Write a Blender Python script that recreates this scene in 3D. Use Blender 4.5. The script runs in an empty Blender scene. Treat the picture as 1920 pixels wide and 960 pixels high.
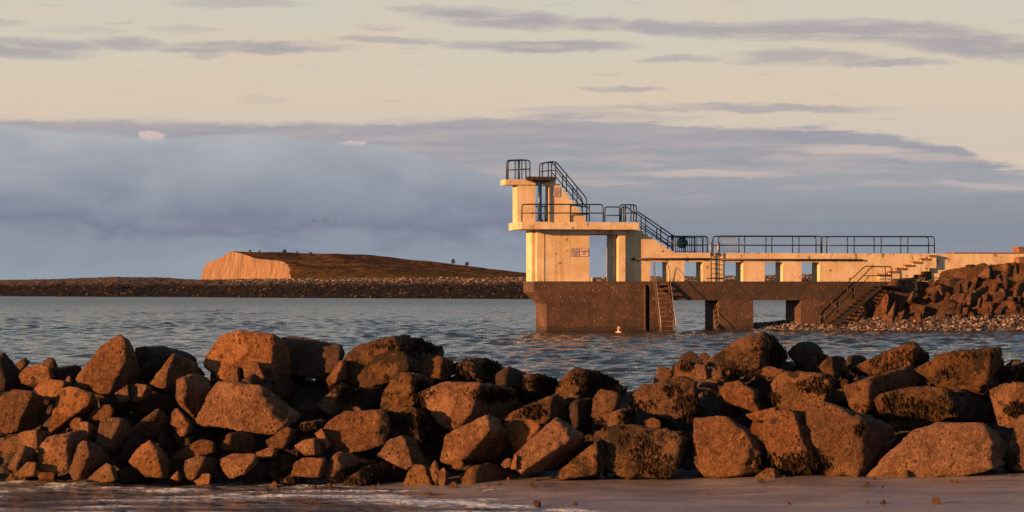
import bpy, bmesh, math, random
import numpy as np
from mathutils import Vector, noise as mnoise

random.seed(11)
rng = np.random.default_rng(11)
SC = bpy.context.scene
COL = SC.collection
PI = math.pi
R = math.radians

# ------------------------------------------------------------------ camera
FPX = 4350.0            # focal length in pixels of the 1920 px wide photograph
HY = 540.0              # row of the horizon
CZ = 2.83               # eye height above the water
cam_d = bpy.data.cameras.new('camera')
cam_d.sensor_width = 36.0
cam_d.lens = 36.0 * FPX / 1920.0
cam_d.shift_y = 60.0 / 1920.0
cam_d.clip_start = 0.5
cam_d.clip_end = 60000.0
cam_d.dof.use_dof = True
cam_d.dof.focus_distance = 150.0
cam_d.dof.aperture_fstop = 14.0
cam = bpy.data.objects.new('camera', cam_d)
cam.location = (0, 0, CZ)
cam.rotation_euler = (R(90), 0, 0)
COL.objects.link(cam)
SC.camera = cam

# ------------------------------------------------------------------ light
SUN_EL = R(9.0)
SUN_H = Vector((-0.83, -0.557)).normalized()
sd = Vector((SUN_H.x * math.cos(SUN_EL), SUN_H.y * math.cos(SUN_EL), math.sin(SUN_EL)))
sun_d = bpy.data.lights.new('sun', 'SUN')
sun_d.energy = 5.0
sun_d.angle = R(0.5)
sun_d.color = (1.0, 0.43, 0.14)
sun = bpy.data.objects.new('sun', sun_d)
sun.rotation_euler = (-sd).to_track_quat('-Z', 'Y').to_euler()
sun.location = (-60, -60, 40)
COL.objects.link(sun)

SC.view_settings.view_transform = 'Standard'
SC.view_settings.look = 'None'
SC.view_settings.exposure = 1.27
SC.view_settings.gamma = 1.0
SC.view_settings.use_curve_mapping = False
SC.cycles.use_denoising = True
SC.cycles.max_bounces = 6


def srgb(r, g, b):
    def f(c):
        c /= 255.0
        return c / 12.92 if c <= 0.04045 else ((c + 0.055) / 1.055) ** 2.4
    return (f(r), f(g), f(b), 1.0)


class NT:
    """small helper to write node trees"""
    def __init__(self, tree):
        self.t = tree
        self.n = tree.nodes
        self.l = tree.links

    def node(self, typ, **kw):
        n = self.n.new(typ)
        for k, v in kw.items():
            setattr(n, k, v)
        return n

    def put(self, sock, v):
        if isinstance(v, bpy.types.NodeSocket):
            self.l.new(v, sock)
        else:
            sock.default_value = v

    def m(self, op, a, b=None, c=None, clamp=False):
        n = self.n.new('ShaderNodeMath')
        n.operation = op
        n.use_clamp = clamp
        self.put(n.inputs[0], a)
        if b is not None:
            self.put(n.inputs[1], b)
        if c is not None:
            self.put(n.inputs[2], c)
        return n.outputs[0]

    def vm(self, op, a, b=None):
        n = self.n.new('ShaderNodeVectorMath')
        n.operation = op
        self.put(n.inputs[0], a)
        if b is not None:
            self.put(n.inputs[1], b)
        return n.outputs[0]

    def smooth(self, v, lo, hi, a=0.0, b=1.0):
        n = self.n.new('ShaderNodeMapRange')
        n.interpolation_type = 'SMOOTHSTEP'
        self.put(n.inputs[0], v)
        for i, q in enumerate((lo, hi, a, b)):
            self.put(n.inputs[1 + i], q)
        return n.outputs[0]

    def mix(self, f, a, b, blend='MIX'):
        n = self.n.new('ShaderNodeMix')
        n.data_type = 'RGBA'
        n.blend_type = blend
        self.put(n.inputs[0], f)
        self.put(n.inputs[6], a)
        self.put(n.inputs[7], b)
        return n.outputs[2]

    def noise(self, vec, scale, detail=4.0, rough=0.55, dist=0.0, lac=2.0):
        n = self.n.new('ShaderNodeTexNoise')
        self.put(n.inputs['Vector'], vec)
        n.inputs['Scale'].default_value = scale
        n.inputs['Detail'].default_value = detail
        n.inputs['Roughness'].default_value = rough
        n.inputs['Distortion'].default_value = dist
        return n.outputs[0]

    def ramp(self, f, stops):
        n = self.n.new('ShaderNodeValToRGB')
        e = n.color_ramp.elements
        while len(e) > 1:
            e.remove(e[-1])
        for i, (p, c) in enumerate(stops):
            q = e[0] if i == 0 else e.new(p)
            q.position = p
            q.color = c if len(c) == 4 else (*c, 1)
        self.put(n.inputs[0], f)
        return n.outputs[0]

    def comb(self, x, y, z):
        n = self.n.new('ShaderNodeCombineXYZ')
        self.put(n.inputs[0], x)
        self.put(n.inputs[1], y)
        self.put(n.inputs[2], z)
        return n.outputs[0]


# ------------------------------------------------------------------ sky (world)
world = bpy.data.worlds.new('World')
SC.world = world
world.use_nodes = True
wt = NT(world.node_tree)
wt.n.clear()
wout = wt.node('ShaderNodeOutputWorld')
bg_sky = wt.node('ShaderNodeBackground')
bg_low = wt.node('ShaderNodeBackground')
nish = wt.node('ShaderNodeTexSky', sky_type='NISHITA')
nish.sun_disc = False
nish.sun_elevation = SUN_EL
nish.sun_rotation = math.atan2(SUN_H.x, SUN_H.y)
nish.altitude = 0
nish.dust_density = 2.0
wt.l.new(nish.outputs[0], bg_sky.inputs[0])
bg_sky.inputs[1].default_value = 0.055
tc = wt.node('ShaderNodeTexCoord')
sep = wt.node('ShaderNodeSeparateXYZ')
wt.l.new(tc.outputs['Generated'], sep.inputs[0])
dx, dy, dz = sep.outputs
SX = wt.m('MULTIPLY_ADD', wt.m('ARCTAN2', dx, dy), FPX, 960.0)          # degrees of azimuth, as a scale
SY = wt.m('MULTIPLY_ADD', wt.m('ARCSINE', dz), -FPX, HY)                 # degrees of elevation, downwards
# soft warping of all the cloud edges
pv = wt.comb(wt.m('MULTIPLY', SX, 0.0042), wt.m('MULTIPLY', SY, 0.014), 0.0)
w1 = wt.noise(pv, 1.0, 5.0, 0.6)
w2 = wt.noise(wt.vm('ADD', pv, (7.3, 2.1, 4.0)), 2.6, 5.0, 0.62)
w3 = wt.noise(wt.vm('ADD', pv, (1.3, 9.1, 2.0)), 0.55, 4.0, 0.6)
c0 = lambda v: wt.m('SUBTRACT', v, 0.5)
WX = wt.m('MULTIPLY_ADD', c0(w1), 130.0, SX)
WY = wt.m('MULTIPLY_ADD', c0(w2), 26.0, SY)
# clear sky by elevation: cream low down, paler and bluer higher up
clear = wt.ramp(wt.m('DIVIDE', wt.m('ADD', SY, 3000.0), 3600.0), [
    (0.0, srgb(92, 116, 152)), (0.45, srgb(108, 132, 166)), (0.66, srgb(140, 158, 180)), (0.76, srgb(176, 184, 188)), (0.81, srgb(200, 200, 190)),
    (0.834, srgb(206, 203, 188)), (0.865, srgb(212, 203, 184)), (0.885, srgb(217, 200, 178)),
    (0.897, srgb(212, 198, 182)), (1.0, srgb(202, 190, 182))])
warmpatch = wt.smooth(wt.noise(wt.comb(wt.m('MULTIPLY', SX, 0.0016), wt.m('MULTIPLY', SY, 0.008), 3.0), 1.0, 3.0), 0.42, 0.68)
clear = wt.mix(wt.m('MULTIPLY', warmpatch, 0.55), clear, srgb(220, 197, 176))
col = clear
# streaks of thin cloud: cx, cy, rx, ry, slope, strength
ST = [(60, 100, 130, 20, 0, .9), (235, 90, 62, 15, 0, .8), (455, 94, 180, 12, -.01, .95), (740, 79, 110, 7, .03, .75), (1010, 88, 160, 11, 0, .9),
      (400, 109, 40, 6, 0, .5), (450, 12, 110, 9, -.01, .5), (720, 55, 45, 6, 0, .5), (20, 55, 45, 7, 0, .5), (150, 66, 80, 6, 0, .3),
      (350, 64, 60, 7, 0, .35), (780, 20, 60, 8, 0, .5), (935, 36, 140, 19, .06, .95), (1120, 47, 60, 13, 0, .85), (1245, 55, 80, 13, .05, .9),
      (1450, 64, 230, 17, .03, .9), (1640, 66, 180, 22, .06, .9), (1830, 95, 190, 26, .12, .95), (1500, 113, 130, 16, .01, .75),
      (1620, 124, 140, 8, .01, .8), (1280, 114, 75, 7, 0, .7), (1160, 168, 85, 6, .02, .7), (1390, 205, 250, 8, .02, .8),
      (1060, 206, 110, 6, 0, .4), (490, 190, 40, 9, 0, .25), (1130, 218, 160, 9, .01, .5)]
mask = None
for cx, cy, rx, ry, sl, st in ST:
    ax = wt.m('DIVIDE', wt.m('SUBTRACT', WX, float(cx)), float(rx) * 1.2)
    yy = wt.m('SUBTRACT', WY, wt.m('MULTIPLY_ADD', wt.m('SUBTRACT', SX, float(cx)), float(sl), float(cy)))
    ay = wt.m('DIVIDE', yy, float(ry) * 1.15)
    r2 = wt.m('ADD', wt.m('MULTIPLY', ax, ax), wt.m('MULTIPLY', ay, ay))
    k = wt.smooth(r2, 1.25, 0.15, 0.0, st)
    mask = k if mask is None else wt.m('MAXIMUM', mask, k)
fibs = wt.noise(wt.comb(wt.m('MULTIPLY', WX, 0.006), wt.m('MULTIPLY', WY, 0.06), 12.0), 1.0, 5.0, 0.62)
mask = wt.m('MULTIPLY', mask, wt.smooth(fibs, 0.30, 0.56, 0.35, 1.0))
mask = wt.m('MAXIMUM', mask, wt.m('MULTIPLY', wt.smooth(fibs, 0.60, 0.74, 0.0, 0.4), wt.smooth(SY, -250.0, 60.0)))
col = wt.mix(mask, col, wt.mix(w3, srgb(164, 158, 164), srgb(180, 172, 174)))
# the higher cloud sheet behind the bank, its upper edge dropping to the right
edgeA = wt.ramp(wt.m('DIVIDE', wt.m('ADD', SX, 1000.0), 4000.0), [
    (0.0, (.232,) * 3), (0.25, (.232,) * 3), (0.42, (.233,) * 3), (0.475, (.222,) * 3), (0.53, (.222,) * 3), (0.60, (.236,) * 3),
    (0.66, (.253,) * 3), (0.695, (.275,) * 3), (0.71, (.318,) * 3), (0.73, (.334,) * 3), (1.0, (.33,) * 3)])
ya = wt.m('SUBTRACT', WY, wt.m('MULTIPLY', edgeA, 1000.0))
WYs = wt.m('MULTIPLY_ADD', c0(w2), 9.0, ya)
WYr = wt.m('MULTIPLY_ADD', c0(wt.noise(wt.comb(wt.m('MULTIPLY', SX, 0.0055), wt.m('MULTIPLY', SY, 0.05), 2.0), 1.0, 5.0, 0.6)), wt.smooth(SX, 500.0, 1300.0, 4.0, 85.0), WYs)
mA = wt.smooth(WYr, -9.0, 8.0)
fib = wt.noise(wt.comb(wt.m('MULTIPLY', WX, 0.0035), wt.m('MULTIPLY', WY, 0.045), 8.0), 1.0, 5.0, 0.6)
sheet = wt.ramp(wt.m('DIVIDE', SY, 600.0), [(0.36, srgb(172, 166, 170)), (0.45, srgb(160, 159, 167)), (0.56, srgb(157, 160, 167)),
                                            (0.66, srgb(141, 147, 158)), (0.75, srgb(132, 140, 153)), (0.9, srgb(142, 153, 164)), (1.0, srgb(148, 157, 166))])
sheet = wt.mix(wt.m('MULTIPLY', wt.smooth(fib, 0.46, 0.66), wt.smooth(SY, 430.0, 300.0, 0.0, 0.5)), sheet, srgb(192, 178, 176))
sheet = wt.mix(wt.m('MULTIPLY', wt.smooth(fib, 0.46, 0.34), 0.35), sheet, srgb(140, 142, 156))
col = wt.mix(wt.m('MULTIPLY', mA, 0.97), col, sheet)
# pink gaps and sunlit edges in the sheet
GP = [(1600, 284, 120, 9, .02, .75), (1330, 328, 150, 8, .01, .55), (1100, 343, 120, 6, 0, .35), (1500, 300, 90, 7, 0, .3), (720, 231, 95, 5, .01, .5),
      (1840, 352, 110, 7, .08, .4), (1750, 300, 120, 9, .06, .5)]
gm = None
for cx, cy, rx, ry, sl, st in GP:
    ax = wt.m('DIVIDE', wt.m('SUBTRACT', WX, float(cx)), float(rx))
    yy = wt.m('SUBTRACT', WY, wt.m('MULTIPLY_ADD', wt.m('SUBTRACT', SX, float(cx)), float(sl), float(cy)))
    ay = wt.m('DIVIDE', yy, float(ry))
    r2 = wt.m('ADD', wt.m('MULTIPLY', ax, ax), wt.m('MULTIPLY', ay, ay))
    k = wt.smooth(r2, 1.4, 0.1, 0.0, st)
    gm = k if gm is None else wt.m('MAXIMUM', gm, k)
col = wt.mix(gm, col, srgb(210, 190, 182))
# small sunlit puffs behind the bank
pm = None
for cx, cy, rx, ry in [(290, 259, 26, 13), (664, 273, 32, 10)]:
    fx = wt.m('MULTIPLY_ADD', c0(w2), 40.0, SX)
    ax = wt.m('DIVIDE', wt.m('SUBTRACT', fx, float(cx)), float(rx))
    ay = wt.m('DIVIDE', wt.m('SUBTRACT', WYs, wt.m('SUBTRACT', float(cy), wt.m('MULTIPLY', edgeA, 1000.0))), float(ry))
    r2 = wt.m('ADD', wt.m('MULTIPLY', ax, ax), wt.m('MULTIPLY', ay, ay))
    fine = wt.noise(wt.comb(wt.m('MULTIPLY', SX, 0.05), wt.m('MULTIPLY', SY, 0.08), 1.0), 1.0, 5.0, 0.65)
    k = wt.smooth(wt.m('MULTIPLY_ADD', c0(fine), 2.6, r2), 1.0, 0.35, 0.0, 0.85)
    pm = k if pm is None else wt.m('MAXIMUM', pm, k)
col = wt.mix(pm, col, srgb(214, 192, 190))
# the nearer, lumpy bank on the left
edgeB = wt.ramp(wt.m('DIVIDE', wt.m('ADD', SX, 1000.0), 3000.0), [
    (0.0, (.245,) * 3), (0.333, (.236,) * 3), (0.38, (.252,) * 3), (0.43, (.262,) * 3), (0.47, (.257,) * 3), (0.50, (.253,) * 3),
    (0.54, (.268,) * 3), (0.575, (.272,) * 3), (0.61, (.300,) * 3), (0.66, (.345,) * 3), (0.70, (.40,) * 3), (0.8, (.5,) * 3), (1.0, (.6,) * 3)])
yb = wt.m('SUBTRACT', SY, wt.m('MULTIPLY', edgeB, 1000.0))
yb = wt.m('MULTIPLY_ADD', c0(w2), 22.0, yb)
mB = wt.smooth(yb, -4.0, 7.0)
lump = wt.noise(wt.comb(wt.m('MULTIPLY', SX, 0.0045), wt.m('MULTIPLY', SY, 0.011), 5.0), 1.0, 5.0, 0.55, 0.4)
SYl = wt.m('MULTIPLY_ADD', c0(lump), 210.0, SY)
bank = wt.ramp(wt.m('DIVIDE', SYl, 600.0), [(0.38, srgb(178, 180, 184)), (0.48, srgb(165, 169, 177)), (0.58, srgb(149, 155, 167)), (0.66, srgb(134, 141, 157)),
                                             (0.715, srgb(124, 130, 149)), (0.77, srgb(140, 149, 163)), (0.86, srgb(147, 158, 170)), (1.0, srgb(152, 161, 170))])
col = wt.mix(wt.m('MULTIPLY', mB, 0.92), col, bank)
wt.l.new(col, bg_low.inputs[0])
bg_low.inputs[1].default_value = 2 ** -1.27
hi = wt.smooth(dz, 0.17, 0.5)
mixsh = wt.node('ShaderNodeMixShader')
wt.l.new(hi, mixsh.inputs[0])
wt.l.new(bg_low.outputs[0], mixsh.inputs[1])
wt.l.new(bg_sky.outputs[0], mixsh.inputs[2])
wt.l.new(mixsh.outputs[0], wout.inputs[0])


# ------------------------------------------------------------------ numpy noise
def _hash(ix, iy, iz, seed):
    h = (ix * 374761393 + iy * 668265263 + iz * 2147483647 + seed * 1274126177) & 0xFFFFFFFF
    h = ((h ^ (h >> 13)) * 1274126177) & 0xFFFFFFFF
    h = ((h ^ (h >> 16)) * 2246822519) & 0xFFFFFFFF
    return ((h ^ (h >> 15)) & 0xFFFF) / 65535.0


def vnoise(p, seed=0):
    p = np.asarray(p, float)
    i = np.floor(p).astype(np.int64)
    f = p - i
    f = f * f * f * (f * (f * 6 - 15) + 10)
    out = 0
    for a in (0, 1):
        for b in (0, 1):
            for c in (0, 1):
                w = (f[:, 0] if a else 1 - f[:, 0]) * (f[:, 1] if b else 1 - f[:, 1]) * (f[:, 2] if c else 1 - f[:, 2])
                out = out + w * _hash(i[:, 0] + a, i[:, 1] + b, i[:, 2] + c, seed)
    return out * 2 - 1


def fbm(p, oct=4, seed=0, gain=0.5):
    p = np.asarray(p, float)
    s, a, t = 0, 1.0, 0
    for k in range(oct):
        s = s + a * vnoise(p * (2.03 ** k) + 17.7 * k, seed + k)
        t += a
        a *= gain
    return s / t


# ------------------------------------------------------------------ materials
def new_mat(name):
    m = bpy.data.materials.new(name)
    m.use_nodes = True
    t = NT(m.node_tree)
    b = m.node_tree.nodes['Principled BSDF']
    return m, t, b


def bump(t, b, h, strength, dist):
    n = t.node('ShaderNodeBump')
    n.inputs['Strength'].default_value = strength
    n.inputs['Distance'].default_value = dist
    t.put(n.inputs['Height'], h)
    t.l.new(n.outputs[0], b.inputs['Normal'])
    return n


def mat_rock(name, dark, mid, light, scale=1.0, weed=0.25, pit=1.0):
    m, t, b = new_mat(name)
    tc = t.node('ShaderNodeTexCoord')
    oi = t.node('ShaderNodeObjectInfo')
    geo = t.node('ShaderNodeNewGeometry')
    off = t.comb(t.m('MULTIPLY', oi.outputs['Random'], 37.0), t.m('MULTIPLY', oi.outputs['Random'], 91.0), 0.0)
    v = t.vm('ADD', tc.outputs['Object'], off)
    n1 = t.noise(v, 2.2 * scale, 6, 0.62, 0.3)
    n2 = t.noise(v, 15.0 * scale, 7, 0.72)
    n3 = t.noise(v, 48.0 * scale, 4, 0.7)
    vor = t.node('ShaderNodeTexVoronoi')
    t.put(vor.inputs['Vector'], t.vm('ADD', v, t.vm('MULTIPLY', t.comb(n2, n3, n1), (0.05, 0.05, 0.05))))
    vor.inputs['Scale'].default_value = 13.0 * scale
    holes = t.m('MULTIPLY', t.smooth(vor.outputs['Distance'], 0.34, 0.16), t.smooth(n1, 0.50, 0.60))
    base = t.mix(t.smooth(n1, 0.4, 0.6), (*dark, 1), (*mid, 1))
    base = t.mix(t.m('MULTIPLY', t.smooth(n2, 0.44, 0.60), 0.75), base, (*light, 1))
    base = t.mix(t.m('MULTIPLY', t.smooth(n3, 0.50, 0.38), 0.7), base, tuple(c * 0.45 for c in dark) + (1,))
    vor2 = t.node('ShaderNodeTexVoronoi')
    t.put(vor2.inputs['Vector'], t.vm('ADD', v, t.vm('MULTIPLY', t.comb(n2, n3, n1), (0.16, 0.16, 0.16))))
    vor2.inputs['Scale'].default_value = 5.0 * scale
    n5 = t.noise(t.vm('ADD', v, (2.0, 7.0, 4.0)), 1.6 * scale, 4, 0.6)
    big = t.m('MULTIPLY', t.smooth(vor2.outputs['Distance'], 0.30, 0.14), t.smooth(n5, 0.54, 0.62))
    holes = t.m('MAXIMUM', holes, t.m('MULTIPLY', big, pit))
    base = t.mix(t.smooth(n5, 0.52, 0.60, 0.0, 0.5), base, tuple(min(1, c * 1.25) for c in light) + (1,))
    base = t.mix(t.m('MULTIPLY', holes, 0.75 * pit), base, tuple(c * 0.25 for c in dark) + (1,))
    # every stone a little different
    hsv = t.node('ShaderNodeHueSaturation')
    t.put(hsv.inputs['Value'], t.m('MULTIPLY_ADD', oi.outputs['Random'], 0.55, 0.72))
    t.put(hsv.inputs['Saturation'], t.m('MULTIPLY_ADD', t.m('FRACT', t.m('MULTIPLY', oi.outputs['Random'], 7.3)), 0.30, 0.98))
    t.l.new(base, hsv.inputs['Color'])
    base = hsv.outputs[0]
    # dark algae stains with a shape of their own
    n4 = t.noise(t.vm('ADD', v, (5.0, 3.0, 8.0)), 2.6 * scale, 7, 0.7, 0.6)
    base = t.mix(t.smooth(n4, 0.66 - 0.26 * weed, 0.70 - 0.26 * weed, 0.0, 0.9), base, (0.020, 0.014, 0.009, 1))
    # yellow-brown weed film close to the tide line
    sp = t.node('ShaderNodeSeparateXYZ')
    t.l.new(geo.outputs['Position'], sp.inputs[0])
    low = t.m('MULTIPLY', t.smooth(t.m('MULTIPLY_ADD', n2, 0.35, sp.outputs[2]), 0.62, 0.28), t.smooth(n1, 0.38, 0.6))
    base = t.mix(t.m('MULTIPLY', low, 0.55), base, (0.20, 0.115, 0.035, 1))
    t.l.new(base, b.inputs['Base Color'])
    b.inputs['Roughness'].default_value = 0.8
    b.inputs['Specular IOR Level'].default_value = 0.3
    h = t.m('ADD', t.m('MULTIPLY', n2, 1.0), t.m('ADD', t.m('MULTIPLY', n3, 0.35), t.m('MULTIPLY', holes, -0.7 * pit)))
    bump(t, b, h, 1.0, 0.20 / scale)
    return m


M = {}
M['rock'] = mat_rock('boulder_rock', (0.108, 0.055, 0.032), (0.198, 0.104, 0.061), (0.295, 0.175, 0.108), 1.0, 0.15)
M['rock_dark'] = mat_rock('painted_shade_rock', (0.0444, 0.0266, 0.0207), (0.0703, 0.0444, 0.0326), (0.1036, 0.0666, 0.0488), 1.0, 0.2)  # darker copy of boulder_rock, shade inside the heap put into its colour
M['rock_weed'] = mat_rock('weedy_rock', (0.0814, 0.0444, 0.0266), (0.1406, 0.0777, 0.0444), (0.1961, 0.1184, 0.0666), 1.0, 0.55)
M['ledge'] = mat_rock('ledge_rock', (0.060, 0.034, 0.024), (0.12, 0.066, 0.042), (0.19, 0.115, 0.076), 0.6, 0.25, 0.3)


def mat_simple(name, color, rough=0.6, metal=0.0, var=0.25, scale=6.0, bmp=0.0, rust=None):
    m, t, b = new_mat(name)
    tc = t.node('ShaderNodeTexCoord')
    n = t.noise(tc.outputs['Object'], scale, 5, 0.6)
    c = t.mix(t.smooth(n, 0.3, 0.7), tuple(x * (1 - var) for x in color) + (1,), tuple(min(1, x * (1 + var)) for x in color) + (1,))
    if rust:
        n2 = t.noise(t.vm('ADD', tc.outputs['Object'], (3, 1, 7)), scale * 0.7, 6, 0.7)
        c = t.mix(t.smooth(n2, 0.60, 0.66), c, (*rust, 1))
    t.l.new(c, b.inputs['Base Color'])
    b.inputs['Roughness'].default_value = rough
    b.inputs['Metallic'].default_value = metal
    if bmp:
        bump(t, b, n, bmp, 0.05)
    return m


def mat_paint():
    """cream masonry paint with board marks, runs of dirt and rust spots"""
    m, t, b = new_mat('cream_paint')
    tc = t.node('ShaderNodeTexCoord')
    v = tc.outputs['Object']
    sp = t.node('ShaderNodeSeparateXYZ')
    t.l.new(v, sp.inputs[0])
    x, y, z = sp.outputs
    n1 = t.noise(v, 0.8, 6, 0.65)
    streak = t.noise(t.comb(t.m('MULTIPLY', x, 3.2), t.m('MULTIPLY', y, 3.2), t.m('MULTIPLY', z, 0.22)), 1.0, 6, 0.68)
    c = t.mix(t.smooth(n1, 0.38, 0.62), (0.4884, 0.3848, 0.2442, 1), (0.5772, 0.4884, 0.3478, 1))
    c = t.mix(t.smooth(streak, 0.50, 0.66, 0.0, 0.6), c, (0.3848, 0.2664, 0.148, 1))
    # board joints
    bw = t.m('FRACT', t.m('MULTIPLY_ADD', n1, 0.03, t.m('MULTIPLY', x, 1.55)))
    joint = t.smooth(t.m('ABSOLUTE', t.m('SUBTRACT', bw, 0.5)), 0.47, 0.5)
    c = t.mix(t.m('MULTIPLY', joint, t.smooth(streak, 0.42, 0.6, 0.05, 0.35)), c, (0.2442, 0.148, 0.0814, 1))
    # spots
    vor = t.node('ShaderNodeTexVoronoi')
    t.put(vor.inputs['Vector'], v)
    vor.inputs['Scale'].default_value = 1.25
    n2 = t.noise(v, 9.0, 4, 0.6)
    spot = t.smooth(t.m('MULTIPLY_ADD', n2, 0.12, vor.outputs['Distance']), 0.21, 0.14)
    c = t.mix(t.m('MULTIPLY', spot, 0.8), c, (0.1258, 0.0555, 0.0222, 1))
    n3 = t.noise(t.vm('ADD', v, (11, 5, 2)), 2.4, 7, 0.72)
    c = t.mix(t.smooth(n3, 0.60, 0.66, 0.0, 0.6), c, (0.222, 0.1406, 0.0814, 1))
    # grime at the foot of the walls, just above the ledge
    t.l.new(c, b.inputs['Base Color'])
    b.inputs['Roughness'].default_value = 0.75
    b.inputs['Specular IOR Level'].default_value = 0.25
    bump(t, b, t.m('ADD', n1, t.m('MULTIPLY', n2, 0.4)), 0.35, 0.04)
    return m


def mat_edge():
    """cream slab edge with black runs of algae"""
    m = M['cream'].copy()
    m.name = 'stained_cream_paint'
    t = NT(m.node_tree)
    b = m.node_tree.nodes['Principled BSDF']
    tc = t.node('ShaderNodeTexCoord')
    sp = t.node('ShaderNodeSeparateXYZ')
    t.l.new(tc.outputs['Object'], sp.inputs[0])
    x, y, z = sp.outputs
    s = t.noise(t.comb(t.m('MULTIPLY', x, 2.6), t.m('MULTIPLY', y, 2.6), t.m('MULTIPLY', z, 1.1)), 1.0, 6, 0.7)
    old = b.inputs['Base Color'].links[0].from_socket
    t.l.new(t.mix(t.smooth(s, 0.57, 0.66, 0.0, 0.85), old, (0.06, 0.045, 0.03, 1)), b.inputs['Base Color'])
    return m


def mat_base():
    """weathered brown concrete with barnacles and weed towards the water"""
    m, t, b = new_mat('sea_stained_concrete')
    tc = t.node('ShaderNodeTexCoord')
    v = tc.outputs['Object']
    geo = t.node('ShaderNodeNewGeometry')
    sp = t.node('ShaderNodeSeparateXYZ')
    t.l.new(geo.outputs['Position'], sp.inputs[0])
    n1 = t.noise(v, 0.9, 6, 0.65)
    n2 = t.noise(v, 6.0, 5, 0.7)
    c = t.mix(t.smooth(n1, 0.4, 0.6), (0.0444, 0.0244, 0.017, 1), (0.0873, 0.0474, 0.0311, 1))
    c = t.mix(t.smooth(n2, 0.40, 0.54, 0.7, 0.0), c, (0.037, 0.0207, 0.0148, 1))
    vor = t.node('ShaderNodeTexVoronoi')
    t.put(vor.inputs['Vector'], v)
    vor.inputs['Scale'].default_value = 5.5
    sh = t.m('MULTIPLY', t.smooth(vor.outputs['Distance'], 0.34, 0.20), t.smooth(t.noise(v, 1.3, 4, 0.6), 0.48, 0.56))
    c = t.mix(t.m('MULTIPLY', sh, 0.55), c, (0.296, 0.2146, 0.148, 1))
    weed = t.smooth(t.m('MULTIPLY_ADD', n2, 1.3, sp.outputs[2]), 1.12, 0.85)
    c = t.mix(t.m('MULTIPLY', weed, 0.85), c, (0.022, 0.016, 0.010, 1))
    topb = t.m('MULTIPLY', t.smooth(t.m('MULTIPLY_ADD', n2, 0.5, sp.outputs[2]), 3.25, 3.5), 0.6)
    c = t.mix(topb, c, (0.05, 0.032, 0.024, 1))
    t.l.new(c, b.inputs['Base Color'])
    b.inputs['Roughness'].default_value = 0.8
    bump(t, b, t.m('ADD', n2, t.m('MULTIPLY', sh, 0.8)), 0.7, 0.06)
    return m


M['cream'] = mat_paint()
M['cream_edge'] = mat_edge()
M['base'] = mat_base()
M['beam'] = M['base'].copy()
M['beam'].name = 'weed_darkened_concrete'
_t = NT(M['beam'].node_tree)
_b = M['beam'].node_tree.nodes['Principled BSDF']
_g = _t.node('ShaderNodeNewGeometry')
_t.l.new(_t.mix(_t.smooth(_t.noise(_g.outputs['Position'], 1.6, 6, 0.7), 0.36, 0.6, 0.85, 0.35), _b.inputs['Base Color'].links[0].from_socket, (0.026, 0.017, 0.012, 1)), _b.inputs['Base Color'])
M['blue'] = mat_simple('blue_rail_paint', (0.003, 0.0155, 0.042), 0.5, 0.0, 0.3, 5.0)
M['bluepost'] = mat_simple('blue_post_paint', (0.008, 0.040, 0.13), 0.35, 0.0, 0.2, 3.0)
M['steel'] = mat_simple('weathered_steel', (0.035, 0.024, 0.018), 0.55, 0.3, 0.4, 6.0, 0.0, (0.074, 0.0333, 0.0148))
M['zinc'] = mat_simple('galvanised_steel', (0.2516, 0.2516, 0.2516), 0.45, 0.6, 0.2, 5.0)
M['wood_and_shade'] = mat_simple('deck_wood_and_column_shade', (0.022, 0.014, 0.010), 0.75, 0.0, 0.35, 7.0, 0.4)
M['tread'] = mat_simple('wet_wood_tread', (0.075, 0.045, 0.028), 0.7, 0.0, 0.4, 7.0, 0.4)
M['brown'] = mat_simple('brown_step_stone', (0.148, 0.074, 0.0407), 0.8, 0.0, 0.35, 4.0, 0.3)
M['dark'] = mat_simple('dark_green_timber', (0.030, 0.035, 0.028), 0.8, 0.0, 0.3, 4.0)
M['sign_grey'] = mat_simple('grey_sign_board', (0.36, 0.31, 0.33), 0.6, 0.0, 0.08, 4.0)
M['sign_pink'] = mat_simple('cream_sign_board', (0.56, 0.44, 0.40), 0.6, 0.0, 0.08, 4.0)
M['ink'] = mat_simple('sign_print', (0.10, 0.04, 0.03), 0.7, 0.0, 0.1, 4.0)
M['disc'] = mat_simple('dark_blue_plastic', (0.003, 0.016, 0.036), 0.7, 0.0, 0.15, 4.0)
M['weed'] = mat_simple('brown_seaweed', (0.015, 0.010, 0.005), 0.7, 0.0, 0.5, 9.0)
M['disc'].node_tree.nodes['Principled BSDF'].inputs['Specular IOR Level'].default_value = 0.1
M['weed'].node_tree.nodes['Principled BSDF'].inputs['Specular IOR Level'].default_value = 0.06
M['skin'] = mat_simple('skin', (0.4588, 0.2812, 0.222), 0.5, 0.0, 0.08, 9.0)
M['hair'] = mat_simple('white_hair', (0.4588, 0.407, 0.37), 0.7, 0.0, 0.15, 30.0)
M['bird'] = mat_simple('dark_feathers', (0.05, 0.05, 0.055), 0.8, 0.0, 0.2, 9.0)
M['leaf'] = mat_simple('dark_foliage', (0.040, 0.050, 0.030), 0.8, 0.0, 0.4, 0.4)
M['trunk'] = mat_simple('bark', (0.07, 0.05, 0.035), 0.9, 0.0, 0.3, 2.0)
M['core'] = mat_simple('wet_rubble', (0.035, 0.024, 0.018), 0.85, 0.0, 0.5, 4.0, 0.8)


# ------------------------------------------------------------------ object helpers
def tag(o, label, cat, group=None):
    o['label'] = label
    o['category'] = cat
    if group:
        o['group'] = group
    return o


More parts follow.
